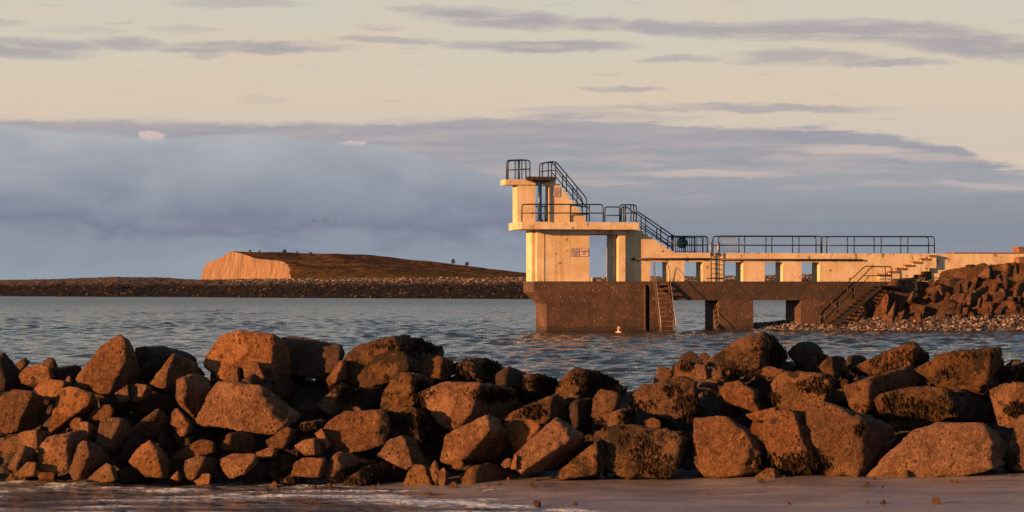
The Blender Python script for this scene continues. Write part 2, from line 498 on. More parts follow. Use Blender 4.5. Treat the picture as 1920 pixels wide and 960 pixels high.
def link_mesh(name, me, mat, parent=None, loc=None, smooth=False):
    o = bpy.data.objects.new(name, me)
    COL.objects.link(o)
    if mat is not None:
        me.materials.append(mat)
    if loc is not None:
        o.location = loc
    if parent is not None:
        o.parent = parent
    if smooth and len(me.polygons):
        me.polygons.foreach_set('use_smooth', np.ones(len(me.polygons), dtype=bool))
    return o


def mesh_np(name, verts, faces):
    me = bpy.data.meshes.new(name)
    me.from_pydata([tuple(v) for v in verts] if not isinstance(verts, np.ndarray) else verts.tolist(), [],
                   faces.tolist() if isinstance(faces, np.ndarray) else faces)
    me.update()
    return me


def grid_mesh(name, X, Y, Z):
    """big grid without python loops"""
    r, c = X.shape
    v = np.stack([X, Y, Z], -1).reshape(-1, 3).astype(np.float32)
    i = np.arange((r - 1) * (c - 1))
    a = (i // (c - 1)) * c + i % (c - 1)
    f = np.stack([a, a + 1, a + c + 1, a + c], -1).astype(np.int32)
    me = bpy.data.meshes.new(name)
    me.vertices.add(len(v))
    me.vertices.foreach_set('co', v.ravel())
    me.loops.add(f.size)
    me.loops.foreach_set('vertex_index', f.ravel())
    me.polygons.add(len(f))
    me.polygons.foreach_set('loop_start', np.arange(0, f.size, 4, dtype=np.int32))
    me.polygons.foreach_set('use_smooth', np.ones(len(f), dtype=bool))
    me.update(calc_edges=True)
    return me


# ------------------------------------------------------------------ the pier's own axes: u along it, w out towards the viewer
TH = R(13.0)
CT, SN = math.cos(TH), math.sin(TH)
OX, OY = 1.38, 150.0


def Wp(u, w, z):
    return Vector((OX + u * CT + w * SN, OY + u * SN - w * CT, z))


def U(x, w=0.0):
    k = (x - 960.0) / FPX
    return (k * (OY - w * CT) - OX - w * SN) / (CT - k * SN)


def L(x, y, w=0.0):
    """photo pixel on the vertical plane w -> pier coordinates (u, w, z)"""
    u = U(x, w)
    Y = OY + u * SN - w * CT
    return Vector((u, w, CZ - (y - HY) * Y / FPX))


class Thing:
    """an Empty standing at the thing's foot in pier coordinates; parts are meshes in the same axes"""
    def __init__(self, name, base, label, cat, group=None):
        self.base = Vector(base)
        self.e = bpy.data.objects.new(name, None)
        self.e.empty_display_size = 0.3
        self.e.location = Wp(*base)
        self.e.rotation_euler = (0, 0, TH)
        COL.objects.link(self.e)
        tag(self.e, label, cat, group)

    # pier (u, w, z) -> local: x along u, y = -w
    def loc(self, p):
        d = Vector(p) - self.base
        return Vector((d.x, -d.y, d.z))

    def bm(self, name, bm, mat, parent=None, smooth=False):
        me = bpy.data.meshes.new(name)
        bmesh.ops.recalc_face_normals(bm, faces=bm.faces)
        bm.to_mesh(me)
        bm.free()
        return link_mesh(name, me, mat, parent or self.e, None, smooth)

    def box(self, name, a, b, mat, parent=None):
        bm = bmesh.new()
        self.add_box(bm, a, b)
        return self.bm(name, bm, mat, parent)

    def add_box(self, bm, a, b):
        lo = [min(p, q) for p, q in zip(a, b)]
        hi = [max(p, q) for p, q in zip(a, b)]
        vs = [bm.verts.new(self.loc((x, y, z))) for x in (lo[0], hi[0]) for y in (lo[1], hi[1]) for z in (lo[2], hi[2])]
        for f in ((0, 1, 3, 2), (4, 6, 7, 5), (0, 4, 5, 1), (2, 3, 7, 6), (0, 2, 6, 4), (1, 5, 7, 3)):
            bm.faces.new([vs[i] for i in f])

    def prism(self, name, poly, w0, w1, mat, parent=None):
        """polygon of (u, z) pulled through w0..w1"""
        bm = bmesh.new()
        self.add_prism(bm, poly, w0, w1)
        return self.bm(name, bm, mat, parent)

    def add_prism(self, bm, poly, w0, w1):
        a = [bm.verts.new(self.loc((u, w0, z))) for u, z in poly]
        b = [bm.verts.new(self.loc((u, w1, z))) for u, z in poly]
        n = len(poly)
        bm.faces.new(a)
        bm.faces.new(b[::-1])
        for i in range(n):
            bm.faces.new((a[i], a[(i + 1) % n], b[(i + 1) % n], b[i]))

    def tube(self, name, pts, r, mat, parent=None, n=8):
        bm = bmesh.new()
        add_tube(bm, [self.loc(p) for p in pts], r, n)
        return self.bm(name, bm, mat, parent, True)

    def bar(self, name, p0, p1, wid, hgt, mat, parent=None):
        """plank between two points; wid along w, hgt across"""
        bm = bmesh.new()
        a, b = self.loc(p0), self.loc(p1)
        d = (b - a).normalized()
        side = Vector((0, 1, 0)) if abs(d.y) < 0.9 else Vector((1, 0, 0))
        up = d.cross(side).normalized()
        side = up.cross(d).normalized()
        vs = []
        for p in (a, b):
            for s, t in ((-1, -1), (1, -1), (1, 1), (-1, 1)):
                vs.append(bm.verts.new(p + side * s * wid / 2 + up * t * hgt / 2))
        for f in ((3, 2, 1, 0), (4, 5, 6, 7), (0, 1, 5, 4), (1, 2, 6, 5), (2, 3, 7, 6), (3, 0, 4, 7)):
            bm.faces.new([vs[i] for i in f])
        return self.bm(name, bm, mat, parent)


def add_tube(bm, pts, r, n=8):
    pts = [Vector(p) for p in pts]
    rings = []
    ref = None
    for i, p in enumerate(pts):
        d = Vector((0, 0, 0))
        if i > 0:
            d += (p - pts[i - 1]).normalized()
        if i < len(pts) - 1:
            d += (pts[i + 1] - p).normalized()
        d.normalize()
        if ref is None or abs(ref.dot(d)) > 0.95:
            ref = Vector((0, 0, 1)) if abs(d.z) < 0.9 else Vector((1, 0, 0))
        s = d.cross(ref).normalized()
        t = s.cross(d).normalized()
        ref = t
        rr = r[i] if isinstance(r, (list, tuple)) else r
        rings.append([bm.verts.new(p + (s * math.cos(a) + t * math.sin(a)) * rr) for a in [2 * PI * k / n for k in range(n)]])
    for a, b in zip(rings, rings[1:]):
        for k in range(n):
            bm.faces.new((a[k], a[(k + 1) % n], b[(k + 1) % n], b[k]))
    bm.faces.new(rings[0][::-1])
    bm.faces.new(rings[-1])


def rounded(pts, rad):
    """round the corners of a polyline"""
    pts = [Vector(p) for p in pts]
    out = [pts[0]]
    for i in range(1, len(pts) - 1):
        a, p, b = pts[i - 1], pts[i], pts[i + 1]
        r = min(rad, (a - p).length * 0.45, (b - p).length * 0.45)
        s = p + (a - p).normalized() * r
        e = p + (b - p).normalized() * r
        for k in range(5):
            t = k / 4
            out.append(s * (1 - t) ** 2 + p * 2 * t * (1 - t) + e * t * t)
    out.append(pts[-1])
    return out


RR = 0.042


def railing(name, label, runs, posts, mids, group=None, mat='blue', r=RR, cat='railing'):
    """runs: list of (w, [(x, y)...]) bent top rails; posts: (w, x, ytop, ybot); mids: (w, [(x, y)...])"""
    w0, p0 = runs[0]
    b = L(p0[0][0], max(p[1] for p in p0), w0)
    t = Thing(name, b, label, cat, group)
    for w, pts in runs:
        t.tube('top_rail', rounded([L(x, y, w) for x, y in pts], 0.22), r, M[mat])
    for w, pts in mids:
        t.tube('mid_rail', [L(x, y, w) for x, y in pts], r * 0.85, M[mat])
    for w, x, y0, y1 in posts:
        a, c = L(x, y0, w), L(x, y1, w)
        t.tube('post', [a, Vector((a.x, w, c.z))], r * 0.9, M[mat])
    return t


# ================================================================== SETTING: sea
def mat_sea():
    m, t, b = new_mat('sea_water')
    geo = t.node('ShaderNodeNewGeometry')
    v = geo.outputs['Position']
    at = t.node('ShaderNodeAttribute', attribute_name='foam')
    n1 = t.noise(t.vm('MULTIPLY', v, (1.0, 0.8, 1.0)), 5.0, 5, 0.62)
    n2 = t.noise(v, 0.55, 4, 0.6)
    fn = t.noise(v, 7.0, 6, 0.75)
    foam = t.smooth(t.m('MULTIPLY_ADD', t.m('SUBTRACT', fn, 0.5), 0.9, at.outputs['Fac']), 0.48, 0.66)
    c = t.mix(t.smooth(at.outputs['Fac'], 0.1, 0.5), (0.014, 0.018, 0.022, 1), (0.13, 0.135, 0.15, 1))
    c = t.mix(foam, c, (0.46, 0.52, 0.60, 1))
    t.l.new(c, b.inputs['Base Color'])
    sy_ = t.node('ShaderNodeSeparateXYZ')
    t.l.new(v, sy_.inputs[0])
    t.l.new(t.m('ADD', t.m('MULTIPLY_ADD', foam, 0.6, 0.06), t.smooth(sy_.outputs[1], 110.0, 480.0, 0.0, 0.22)), b.inputs['Roughness'])
    b.inputs['IOR'].default_value = 1.333
    n3 = t.noise(t.vm('MULTIPLY', v, (0.55, 1.0, 1.0)), 1.7, 3, 0.6)
    bump(t, b, t.m('ADD', t.m('MULTIPLY', n1, 0.3), n3), 1.0, 0.22)
    return m


M['sea'] = mat_sea()
NR, NC = 1160, 420
dd = np.concatenate([np.exp(np.linspace(math.log(24.0), math.log(900.0), NR - 14)), np.geomspace(1100, 42000, 14)])
aa = np.linspace(-math.tan(R(17)), math.tan(R(17)), NC)
SYY = np.repeat(dd[:, None], NC, 1)
SXX = SYY * aa[None, :]
ZZ = np.zeros_like(SXX)
wd = R(258)
for k in range(80):
    lam = 0.36 * (2.7 / 0.36) ** rng.random()
    ang = wd + rng.normal() * 0.5
    kk = 2 * PI / lam
    amp = 0.0082 * lam ** 0.85 * (0.6 + 0.8 * rng.random())
    ph = rng.random() * 6.28
    res = np.clip((lam / (dd * 0.0062) - 0.6), 0, 1)[:, None]
    arg = kk * (SXX * math.cos(ang) + SYY * math.sin(ang)) + ph
    s = np.sin(arg)
    ZZ += amp * res * (s + 0.28 * np.cos(2 * arg))
gust = fbm(np.stack([SXX.ravel() * 0.05, SYY.ravel() * 0.022, 0 * SXX.ravel()], -1), 3, 5).reshape(SXX.shape)
ZZ *= (1.0 + 0.75 * gust)
ZZ *= np.clip((SYY - 30.0) / 9.0, 0.12, 1.0)
# a small breaking ripple running in on the left beside the stones
shore = (SXX + 2.4) - (33.0 - SYY)          # < 0 : water side of the wash line
fo = np.zeros_like(ZZ)
near = SYY < 34.5
nf = fbm(np.stack([SXX.ravel() * 1.1, SYY.ravel() * 2.6, 0 * SXX.ravel()], -1), 4, 9).reshape(SXX.shape)
fo = np.where(near, 0.40 + 0.50 * nf + 0.16 * np.exp(-((shore + 0.6) / 1.1) ** 2), 0.0)
ZZ += np.where(near, 0.022 * nf * np.clip((34.5 - SYY), 0, 1), 0)
fo = np.where((SYY > 33.2) & (SYY < 60), fo * np.clip(34.5 - SYY, 0, 1), fo)
sea_me = grid_mesh('sea', SXX, SYY, ZZ)
at = sea_me.attributes.new('foam', 'FLOAT', 'POINT')
at.data.foreach_set('value', fo.ravel().astype(np.float32))
sea = link_mesh('sea', sea_me, M['sea'])
sea['kind'] = 'structure'


# ------------------------------------------------------------------ beach sand in front of the stones
def mat_sand():
    m, t, b = new_mat('wet_sand')
    geo = t.node('ShaderNodeNewGeometry')
    v = geo.outputs['Position']
    n1 = t.noise(t.vm('MULTIPLY', v, (0.5, 1.4, 1.0)), 1.2, 6, 0.65)
    n2 = t.noise(v, 38.0, 4, 0.7)
    n3 = t.noise(v, 5.0, 5, 0.7)
    c = t.mix(t.smooth(n1, 0.35, 0.65), (0.13, 0.118, 0.130, 1), (0.20, 0.178, 0.190, 1))
    c = t.mix(t.smooth(n2, 0.64, 0.74, 0, 0.5), c, (0.34, 0.25, 0.20, 1))
    c = t.mix(t.smooth(n3, 0.62, 0.74, 0, 0.6), c, (0.045, 0.032, 0.028, 1))
    t.l.new(c, b.inputs['Base Color'])
    t.l.new(t.m('MULTIPLY_ADD', t.smooth(n1, 0.4, 0.62), 0.22, 0.34), b.inputs['Roughness'])
    b.inputs['Specular IOR Level'].default_value = 1.0
    bump(t, b, t.m('ADD', t.m('MULTIPLY', n3, 1.0), t.m('MULTIPLY', n2, 0.25)), 0.6, 0.03)
    return m


M['sand'] = mat_sand()


def sand_z(x, y):
    s = (x + 2.4) - (33.0 - y)
    z = 0.018 * s
    return np.clip(z, -0.6, 0.16) + 0.012 * np.sin(x * 1.7 + y * 0.6)


gx, gy = np.meshgrid(np.linspace(-16, 22, 260), np.linspace(14, 44, 130))
gz = sand_z(gx, gy) - np.clip((gy - 37) * 0.12, 0, 2)
gz += 0.010 * fbm(np.stack([gx.ravel() * 2.0, gy.ravel() * 3.0, 0 * gx.ravel()], -1), 4, 3).reshape(gx.shape)
sand = link_mesh('sand', grid_mesh('sand', gx, gy, gz), M['sand'])
sand['kind'] = 'structure'

# ================================================================== far shore: spit and headland
def mat_spit():
    m, t, b = new_mat('far_weedy_shore')
    geo = t.node('ShaderNodeNewGeometry')
    v = geo.outputs['Position']
    sp = t.node('ShaderNodeSeparateXYZ')
    t.l.new(v, sp.inputs[0])
    n1 = t.noise(t.vm('MULTIPLY', v, (1, 0.35, 1)), 0.12, 6, 0.7)
    n2 = t.noise(t.vm('MULTIPLY', v, (1.0, 0.10, 1.0)), 0.8, 5, 0.75)
    c = t.mix(t.smooth(n2, 0.42, 0.58), (0.006, 0.0045, 0.004, 1), (0.020, 0.0135, 0.011, 1))
    up = t.smooth(t.m('MULTIPLY_ADD', n1, 2.6, sp.outputs[2]), 4.5, 6.0)
    c = t.mix(t.m('MULTIPLY', up, 0.9), c, t.mix(t.smooth(n2, 0.4, 0.7), (0.0629, 0.0429, 0.0333, 1), (0.1628, 0.1221, 0.1036, 1)))
    t.l.new(c, b.inputs['Base Color'])
    b.inputs['Roughness'].default_value = 1.0
    b.inputs['Specular IOR Level'].default_value = 0.05
    return m


M['spit'] = mat_spit()
# crest (px row) and waterline distance along the spit
SPX = [-260, 0, 60, 160, 220, 300, 365, 500, 700, 985, 1250, 1450, 1530, 1700, 2000, 2300]
STOP = [525, 525, 524, 521, 519, 520, 524, 523, 521, 521, 519, 516, 514, 512, 510, 510]
SWAT = [555, 555.5, 556, 556.5, 557, 557, 557.5, 558.5, 559.5, 561, 562, 562.5, 562.5, 562.5, 562.5, 562.5]
pxs = np.linspace(-260, 2300, 900)
ttop = np.interp(pxs, SPX, STOP)
twat = np.interp(pxs, SPX, SWAT)
dfront = FPX * CZ / (twat - HY)
rows = []
TS = np.linspace(0, 1, 46)
XX = np.zeros((46, 900)); YY = XX.copy(); ZZs = XX.copy()
kk = (pxs - 960) / FPX
dcrest = dfront + 130
zcrest = CZ + (HY - ttop) * dcrest / FPX
for j, tt in enumerate(TS):
    if tt < 0.8:
        q = tt / 0.8
        d = dfront - 6 + q * 136
        z = -0.6 + (zcrest + 0.6) * (q ** 0.85)
    else:
        q = (tt - 0.8) / 0.2
        d = dcrest + q * 60
        z = zcrest * (1 - q) ** 1.0 - 0.6 * q
    XX[j] = kk * d
    YY[j] = d
    ZZs[j] = z
nz = fbm(np.stack([XX.ravel() * 0.35, YY.ravel() * 0.12, 0 * XX.ravel()], -1), 5, 21, 0.65).reshape(XX.shape)
env = np.sin(np.clip(TS / 0.86, 0, 1) * PI)[:, None] * 0.55 + 0.12
ZZs += nz * env
spit = link_mesh('spit', grid_mesh('spit', XX, YY, ZZs), M['spit'])
spit['kind'] = 'structure'


def rock_cloud(name, pts, sizes, mat, seed=1, flat=0.7):
    """very many small stones joined in one mesh"""
    r = np.random.default_rng(seed)
    g = (1 + 5 ** 0.5) / 2
    iv = np.array([(-1, g, 0), (1, g, 0), (-1, -g, 0), (1, -g, 0), (0, -1, g), (0, 1, g), (0, -1, -g), (0, 1, -g), (g, 0, -1), (g, 0, 1), (-g, 0, -1), (-g, 0, 1)]) / 1.9
    fv = np.array([(0, 11, 5), (0, 5, 1), (0, 1, 7), (0, 7, 10), (0, 10, 11), (1, 5, 9), (5, 11, 4), (11, 10, 2), (10, 7, 6), (7, 1, 8),
                   (3, 9, 4), (3, 4, 2), (3, 2, 6), (3, 6, 8), (3, 8, 9), (4, 9, 5), (2, 4, 11), (6, 2, 10), (8, 6, 7), (9, 8, 1)])
    n = len(pts)
    an = r.random(n) * 6.28
    sc = np.stack([0.7 + 0.6 * r.random(n), 0.7 + 0.6 * r.random(n), flat * (0.6 + 0.6 * r.random(n))], -1)
    v = iv[None] * (0.78 + 0.44 * r.random((n, 12)))[:, :, None] * sc[:, None, :] * np.asarray(sizes)[:, None, None]
    c, s = np.cos(an)[:, None], np.sin(an)[:, None]
    vx = v[:, :, 0] * c - v[:, :, 1] * s
    vy = v[:, :, 0] * s + v[:, :, 1] * c
    V = np.stack([vx, vy, v[:, :, 2]], -1) + np.asarray(pts)[:, None, :]
    F = (fv[None] + 12 * np.arange(n)[:, None, None]).reshape(-1, 3)
    me = mesh_np(name, V.reshape(-1, 3), F)
    o = link_mesh(name, me, mat)
    o['kind'] = 'stuff'
    return o


def mat_stones(name, a, b_, c_, cell):
    """stones that differ from one to the next"""
    m, t, b = new_mat(name)
    geo = t.node('ShaderNodeNewGeometry')
    r = geo.outputs['Random Per Island']
    c = t.ramp(r, [(0.0, a), (0.45, b_), (0.8, c_), (1.0, tuple(min(0.6, q * 1.35) for q in c_))])
    n = t.noise(geo.outputs['Position'], cell, 3, 0.6)
    c = t.mix(t.smooth(n, 0.4, 0.65, 0.0, 0.4), c, (*a, 1))
    t.l.new(c, b.inputs['Base Color'])
    b.inputs['Roughness'].default_value = 0.9
    b.inputs['Specular IOR Level'].default_value = 0.15
    return m


M['farstone'] = mat_stones('far_shore_stones', (0.0089, 0.0067, 0.0052), (0.0192, 0.0133, 0.0104), (0.0518, 0.037, 0.0296), 1.0)
M['palestone'] = mat_stones('pale_far_stones', (0.0444, 0.037, 0.0333), (0.0888, 0.074, 0.0666), (0.222, 0.185, 0.1702), 1.0)
M['pebble'] = mat_stones('shore_pebbles', (0.0222, 0.0185, 0.0178), (0.0814, 0.0651, 0.0592), (0.2146, 0.1776, 0.1628), 6.0)
n = 5200
ci = rng.integers(0, 900, n)
ri = rng.integers(2, 30, n)
P3 = np.stack([XX[ri, ci] + rng.normal(0, .3, n), YY[ri, ci] + rng.normal(0, 2, n), ZZs[ri, ci] + 0.05], -1)
o = rock_cloud('shore_boulders', P3, 0.18 + 0.6 * rng.random(n) ** 4, M['farstone'], 3)
tag(o, 'dark weedy boulders strewn over the low spit across the water', 'boulders')
n = 4200
ci = rng.integers(240, 720, n)
ri = np.clip((32 + rng.normal(0, 3.2, n)), 22, 37).astype(int)
P3 = np.stack([XX[ri, ci] + rng.normal(0, .3, n), YY[ri, ci] + rng.normal(0, 2, n), ZZs[ri, ci] + 0.06], -1)
o = rock_cloud('shore_stones', P3, 0.18 + 0.5 * rng.random(n) ** 3 * 0.8, M['palestone'], 4)
tag(o, 'pale storm beach stones along the crest of the far spit', 'stones')

# headland: a drumlin with its seaward end cut to a clay cliff
TOPX = [330, 362, 400, 435, 520, 600, 700, 790, 850, 930, 985, 1060, 1140]
TOPY = [486, 482, 478, 470.5, 473, 476, 478, 488, 496, 505, 511, 518, 523]


def hill_z(x, y):
    px = 960 + x / 1000.0 * FPX
    z = CZ + (HY - np.interp(px, TOPX, TOPY)) * 1000.0 / FPX
    f = np.interp(y, [880, 905, 925, 945, 975, 988, 1000, 1060, 1112], [0, .28, .56, .69, .79, .91, 1, .8, 0])
    return 3.0 + (z - 3.0) * f


CUTY = [870, 905, 930, 950, 975, 1000, 1045, 1110]
CUTX = [-80, -86, -89.5, -94, -107, -121, -137, -150]
tys = np.linspace(872, 1112, 150)
cx = np.interp(tys, CUTY, CUTX) + 1.1 * fbm(np.stack([tys * 0.16, 0 * tys, 0 * tys], -1), 4, 31)
offs = np.linspace(0, 1, 130) ** 1.3 * 190.0
HX = cx[:, None] + offs[None, :]
HYY = np.repeat(tys[:, None], 130, 1)
HZ = hill_z(HX, HYY) + 0.45 * fbm(np.stack([HX.ravel() * 0.09, HYY.ravel() * 0.09, 0 * HX.ravel()], -1), 5, 33).reshape(HX.shape)


def mat_hill():
    m, t, b = new_mat('rough_hill_grass')
    geo = t.node('ShaderNodeNewGeometry')
    v = geo.outputs['Position']
    sp = t.node('ShaderNodeSeparateXYZ')
    t.l.new(v, sp.inputs[0])
    n1 = t.noise(v, 0.045, 6, 0.7, 0.4)
    n2 = t.noise(v, 0.28, 6, 0.78)
    c = t.mix(t.smooth(n1, 0.42, 0.58), (0.0588, 0.0407, 0.0222, 1), (0.1998, 0.1036, 0.0481, 1))
    c = t.mix(t.smooth(n2, 0.46, 0.58, 0.0, 0.85), c, (0.022, 0.014, 0.009, 1))
    lowp = t.m('MULTIPLY', t.smooth(sp.outputs[2], 11.0, 6.5), t.smooth(t.noise(v, 0.03, 3, 0.5), 0.42, 0.55))
    c = t.mix(t.m('MULTIPLY', lowp, 0.7), c, (0.111, 0.0851, 0.0222, 1))
    t.l.new(c, b.inputs['Base Color'])
    b.inputs['Roughness'].default_value = 1.0
    b.inputs['Specular IOR Level'].default_value = 0.05
    bump(t, b, t.m('ADD', n2, n1), 1.0, 4.0)
    return m


def mat_clay():
    m, t, b = new_mat('clay_cliff')
    geo = t.node('ShaderNodeNewGeometry')
    v = geo.outputs['Position']
    s = t.noise(t.vm('MULTIPLY', v, (1, 1, 0.16)), 0.55, 6, 0.7)
    n = t.noise(v, 0.7, 5, 0.7)
    c = t.mix(t.smooth(s, 0.40, 0.62), (0.13, 0.082, 0.056, 1), (0.235, 0.160, 0.115, 1))
    c = t.mix(t.smooth(n, 0.54, 0.64, 0, 0.6), c, (0.13, 0.075, 0.04, 1))
    t.l.new(c, b.inputs['Base Color'])
    b.inputs['Roughness'].default_value = 0.95
    bump(t, b, t.m('ADD', s, n), 0.8, 0.8)
    return m


M['hill'] = mat_hill()
M['clay'] = mat_clay()
head = link_mesh('headland', grid_mesh('headland', HX, HYY, HZ), M['hill'])
head['kind'] = 'structure'
nv = 14
q = np.linspace(0, 1, nv)
CX = np.zeros((150, nv)); CY = CX.copy(); CZZ = CX.copy()
for j in range(nv):
    h = HZ[:, 0] - 1.5
    lean = (1 - q[j]) * np.clip(h, 0, 20) * 0.13
    wob = 0.9 * fbm(np.stack([tys * 0.22, np.full(150, q[j] * 1.2), 0 * tys], -1), 4, 35) * (1 if j < nv - 1 else 0)
    CX[:, j] = cx - lean + wob
    CY[:, j] = tys - lean * 0.35
    CZZ[:, j] = 1.5 + h * q[j]
cl = link_mesh('cliff_face', grid_mesh('cliff_face', CX, CY, CZZ), M['clay'], head)


def bush(x, y, z, w, h, label, grp, seed):
    """a wind-shaped thorn tree: trunk, limbs and a crown of leaf clumps"""
    r = random.Random(seed)
    e = bpy.data.objects.new('thorn_tree', None)
    e.location = (x, y, z - 0.2)
    COL.objects.link(e)
    tag(e, label, 'tree', grp)
    bm = bmesh.new()
    add_tube(bm, [(0, 0, 0), (0.05, 0, h * 0.25), (0.1, 0, h * 0.5)], [0.14, 0.11, 0.08], 6)
    for k in range(5):
        a = r.random() * 6.28
        add_tube(bm, [(0.05, 0, h * 0.22), (math.cos(a) * w * .2, math.sin(a) * w * .2, h * .45), (math.cos(a) * w * .34, math.sin(a) * w * .34, h * .66)], [0.07, 0.05, 0.02], 5)
    me = bpy.data.meshes.new('trunk'); bm.to_mesh(me); bm.free()
    link_mesh('trunk', me, M['trunk'], e)
    vs, fs = [], []
    for k in range(420):
        a = r.random() * 6.28
        q = r.random() ** 0.5
        zz = r.random()
        rad = w * 0.5 * q * math.sin(min(1, zz * 0.85 + 0.15) * PI) ** 0.6
        c = Vector((math.cos(a) * rad + 0.12 * w * zz, math.sin(a) * rad, h * (0.22 + 0.78 * zz)))
        if mnoise.noise(c * 1.1 + Vector((seed, 0, 0))) < -0.12:
            continue
        s = 0.11 + 0.16 * r.random()
        d1 = Vector((r.gauss(0, 1), r.gauss(0, 1), r.gauss(0, 1))).normalized()
        d2 = d1.orthogonal().normalized()
        i = len(vs)
        vs += [c - d1 * s, c + d2 * s * .7, c + d1 * s, c - d2 * s * .7]
        fs.append((i, i + 1, i + 2, i + 3))
    link_mesh('crown', mesh_np('crown', vs, fs), M['leaf'], e)


TB = [(849, 8, 2.0, 2.6, 'taller dark thorn tree on the long right slope of the headland'),
      (875, 7, 1.8, 2.0, 'smaller dark thorn tree below the taller one on the headland slope'),
      (533, 6, 1.7, 1.5, 'low dark bush on the headland skyline above the end of the clay cliff'),
      (469, 4, 1.2, 0.9, 'tiny bush on the headland skyline just behind the cliff top'),
      (486, 4, 1.2, 0.8, 'second tiny bush on the headland skyline behind the cliff top'),
      (556, 4, 1.4, 0.9, 'flat little bush on the headland skyline beside the low dark bush'),
      (582, 4, 1.3, 0.7, 'lowest scrub bush on the headland skyline beyond the flat little bush')]
for k, (px, _, w_, h_, lab) in enumerate(TB):
    X = (px - 960) / FPX * 1000.0
    bush(X, 1000.0, float(hill_z(np.array(X), np.array(1000.0))), w_, h_, lab, None, k + 3)

# ================================================================== THE PIER AND DIVING TOWER
WF = -0.36                       # face of the pier wall
WB = -1.86
BF = 0.25                        # face of the base
BB = -2.75
TF = 0.10                        # face of the tower's lower frame


def rect(t, name, x0, x1, y0, y1, w0, w1, mat, parent=None):
    a, b = L(x0, y0, w1), L(x1, y1, w1)
    return t.box(name, (a.x, w0, a.z), (b.x, w1, b.z), M[mat], parent)


tower = Thing('diving_tower', (U(1025, BF), BF, 0), 'cream painted concrete diving tower on a brown sea-stained base', 'diving tower')
pier = Thing('pier', (U(1262, BF), BF, 0), 'cream pier wall with square openings on a brown pillared base', 'pier')
ZB = L(1100, 527.5, BF).z        # top of the base
zdeck = L(1300, 474, WF).z
# --- brown base under the tower
pts = [(1001.5, 527), (1001.5, 548), (1011, 556), (1025, 570)]
poly = [(L(x, y, BF).x, ZB if i == 0 else L(x, y, BF).z) for i, (x, y) in enumerate(pts)]
uL = poly[-1][0]
poly += [(uL, -1.5), (U(1210, BF), -1.5), (U(1210, BF), ZB)]
tower.prism('base', poly, BB, BF, M['base'])
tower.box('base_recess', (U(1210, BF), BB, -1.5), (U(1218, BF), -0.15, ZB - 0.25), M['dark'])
tower.box('base_lintel', (U(1210, BF), BB, ZB - 0.25), (U(1218, BF), BF - 0.01, ZB), M['base'])
tower.box('base_end', (U(1218, BF), BB, -1.5), (U(1262, BF), BF, ZB), M['base'])
tower.box('fender_post', (U(1208, .33), BF, -1.0), (U(1210.5, .33), BF + 0.1, ZB - 0.35), M['tread'])
# --- lower storey
zs_b = L(1090, 430, 0.95).z      # underside of the middle platform
zs_t = L(1090, 416.5, 0.95).z
uF = U(1007, TF)
zc = zs_b
rect(tower, 'pilaster', 1007, 1020.5, 430, 527.5, TF - 0.45, TF, 'cream').name = 'pilaster'
tower.box('front_panel', (U(1020.5, TF), TF - 0.32, ZB), (U(1105, TF - .03), TF - 0.03, L(1100, 438.5, TF).z), M['cream'])
tower.box('head_beam', (U(1020.5, TF), TF - 0.45, L(1100, 438.5, TF).z), (U(1160, TF), TF, zc), M['cream'])
a = U(1007, TF)
tower.box('back_fin', (U(997, -0.9), -2.45, ZB), (U(1004.5, -0.9), -0.9, zc), M['cream'])
tower.box('side_wall', (U(1004.5, -0.9), -2.45, ZB), (U(1012, -0.9), -2.0, zc), M['cream'])
tower.box('back_beam', (U(1004.5, -0.9) + 0.3, -2.45, zc - 0.3), (U(1150, -0.5), -2.0, zc), M['cream'])
tower.box('back_column', (U(1137.5, -2.45), -2.45, ZB), (U(1137.5, -2.45) + 0.32, -0.75, zc), M['cream'])
tower.box('front_column', (U(1160, TF), TF - 0.5, ZB), (U(1172.5, TF), TF, zc), M['cream'])
tower.box('door_sill', (U(1104, TF), TF - 0.35, ZB), (U(1111, TF), TF - 0.05, ZB + 0.27), M['cream'])
# --- middle platform
u0, u1 = U(978, 0.95), U(1198.5, 0.95)
tower.box('middle_platform', (u0, -2.75, zs_b), (u1, 0.95, zs_t), M['cream_edge'])
# --- upper storey
WU, WUB = -0.60, -1.85
zt_b = L(970, 346.5, WU).z
zt_t = L(970, 336.5, WU).z
tower.box('upper_wall', (U(969.5, WU), WUB, zs_t), (U(1003.5, WU), WU, zt_b), M['cream'])
tower.box('upper_platform', (U(948, WU + .1), WUB - .1, zt_b), (U(1003.5, WU), WU + 0.1, zt_t), M['cream_edge'])
tower.box('upper_beam', (U(1003.5, WU), WUB, L(1010, 347, WU).z), (U(1031, WU), WU, L(1010, 335, WU).z), M['cream'])
tower.box('inner_column', (U(1024, -1.85), -1.85, zs_t), (U(1024, -1.85) + 0.30, -1.45, L(1010, 347, WU).z), M['wood_and_shade'])  # column stands in shadow; the dark wood colour paints that shade on it
# stair flight of the upper storey
st = [(1031, 414), (1031, 336)]
xs = [1042, 1050, 1056, 1062, 1067.5, 1074, 1079.5, 1085, 1091, 1097.5]
ys = [336, 345, 352.5, 360, 367.5, 375, 382, 389.5, 397, 405, 414]
poly = [(U(1031, WU), zs_t), (U(1031, WU), L(1031, 336, WU).z)]
for i, x in enumerate(xs):
    poly.append((U(x, WU), L(x, ys[i], WU).z))
    poly.append((U(x, WU), L(x, ys[i + 1], WU).z if i < len(xs) - 1 else zs_t))
tower.prism('stair_flight', poly, WUB, WU, M['cream'])
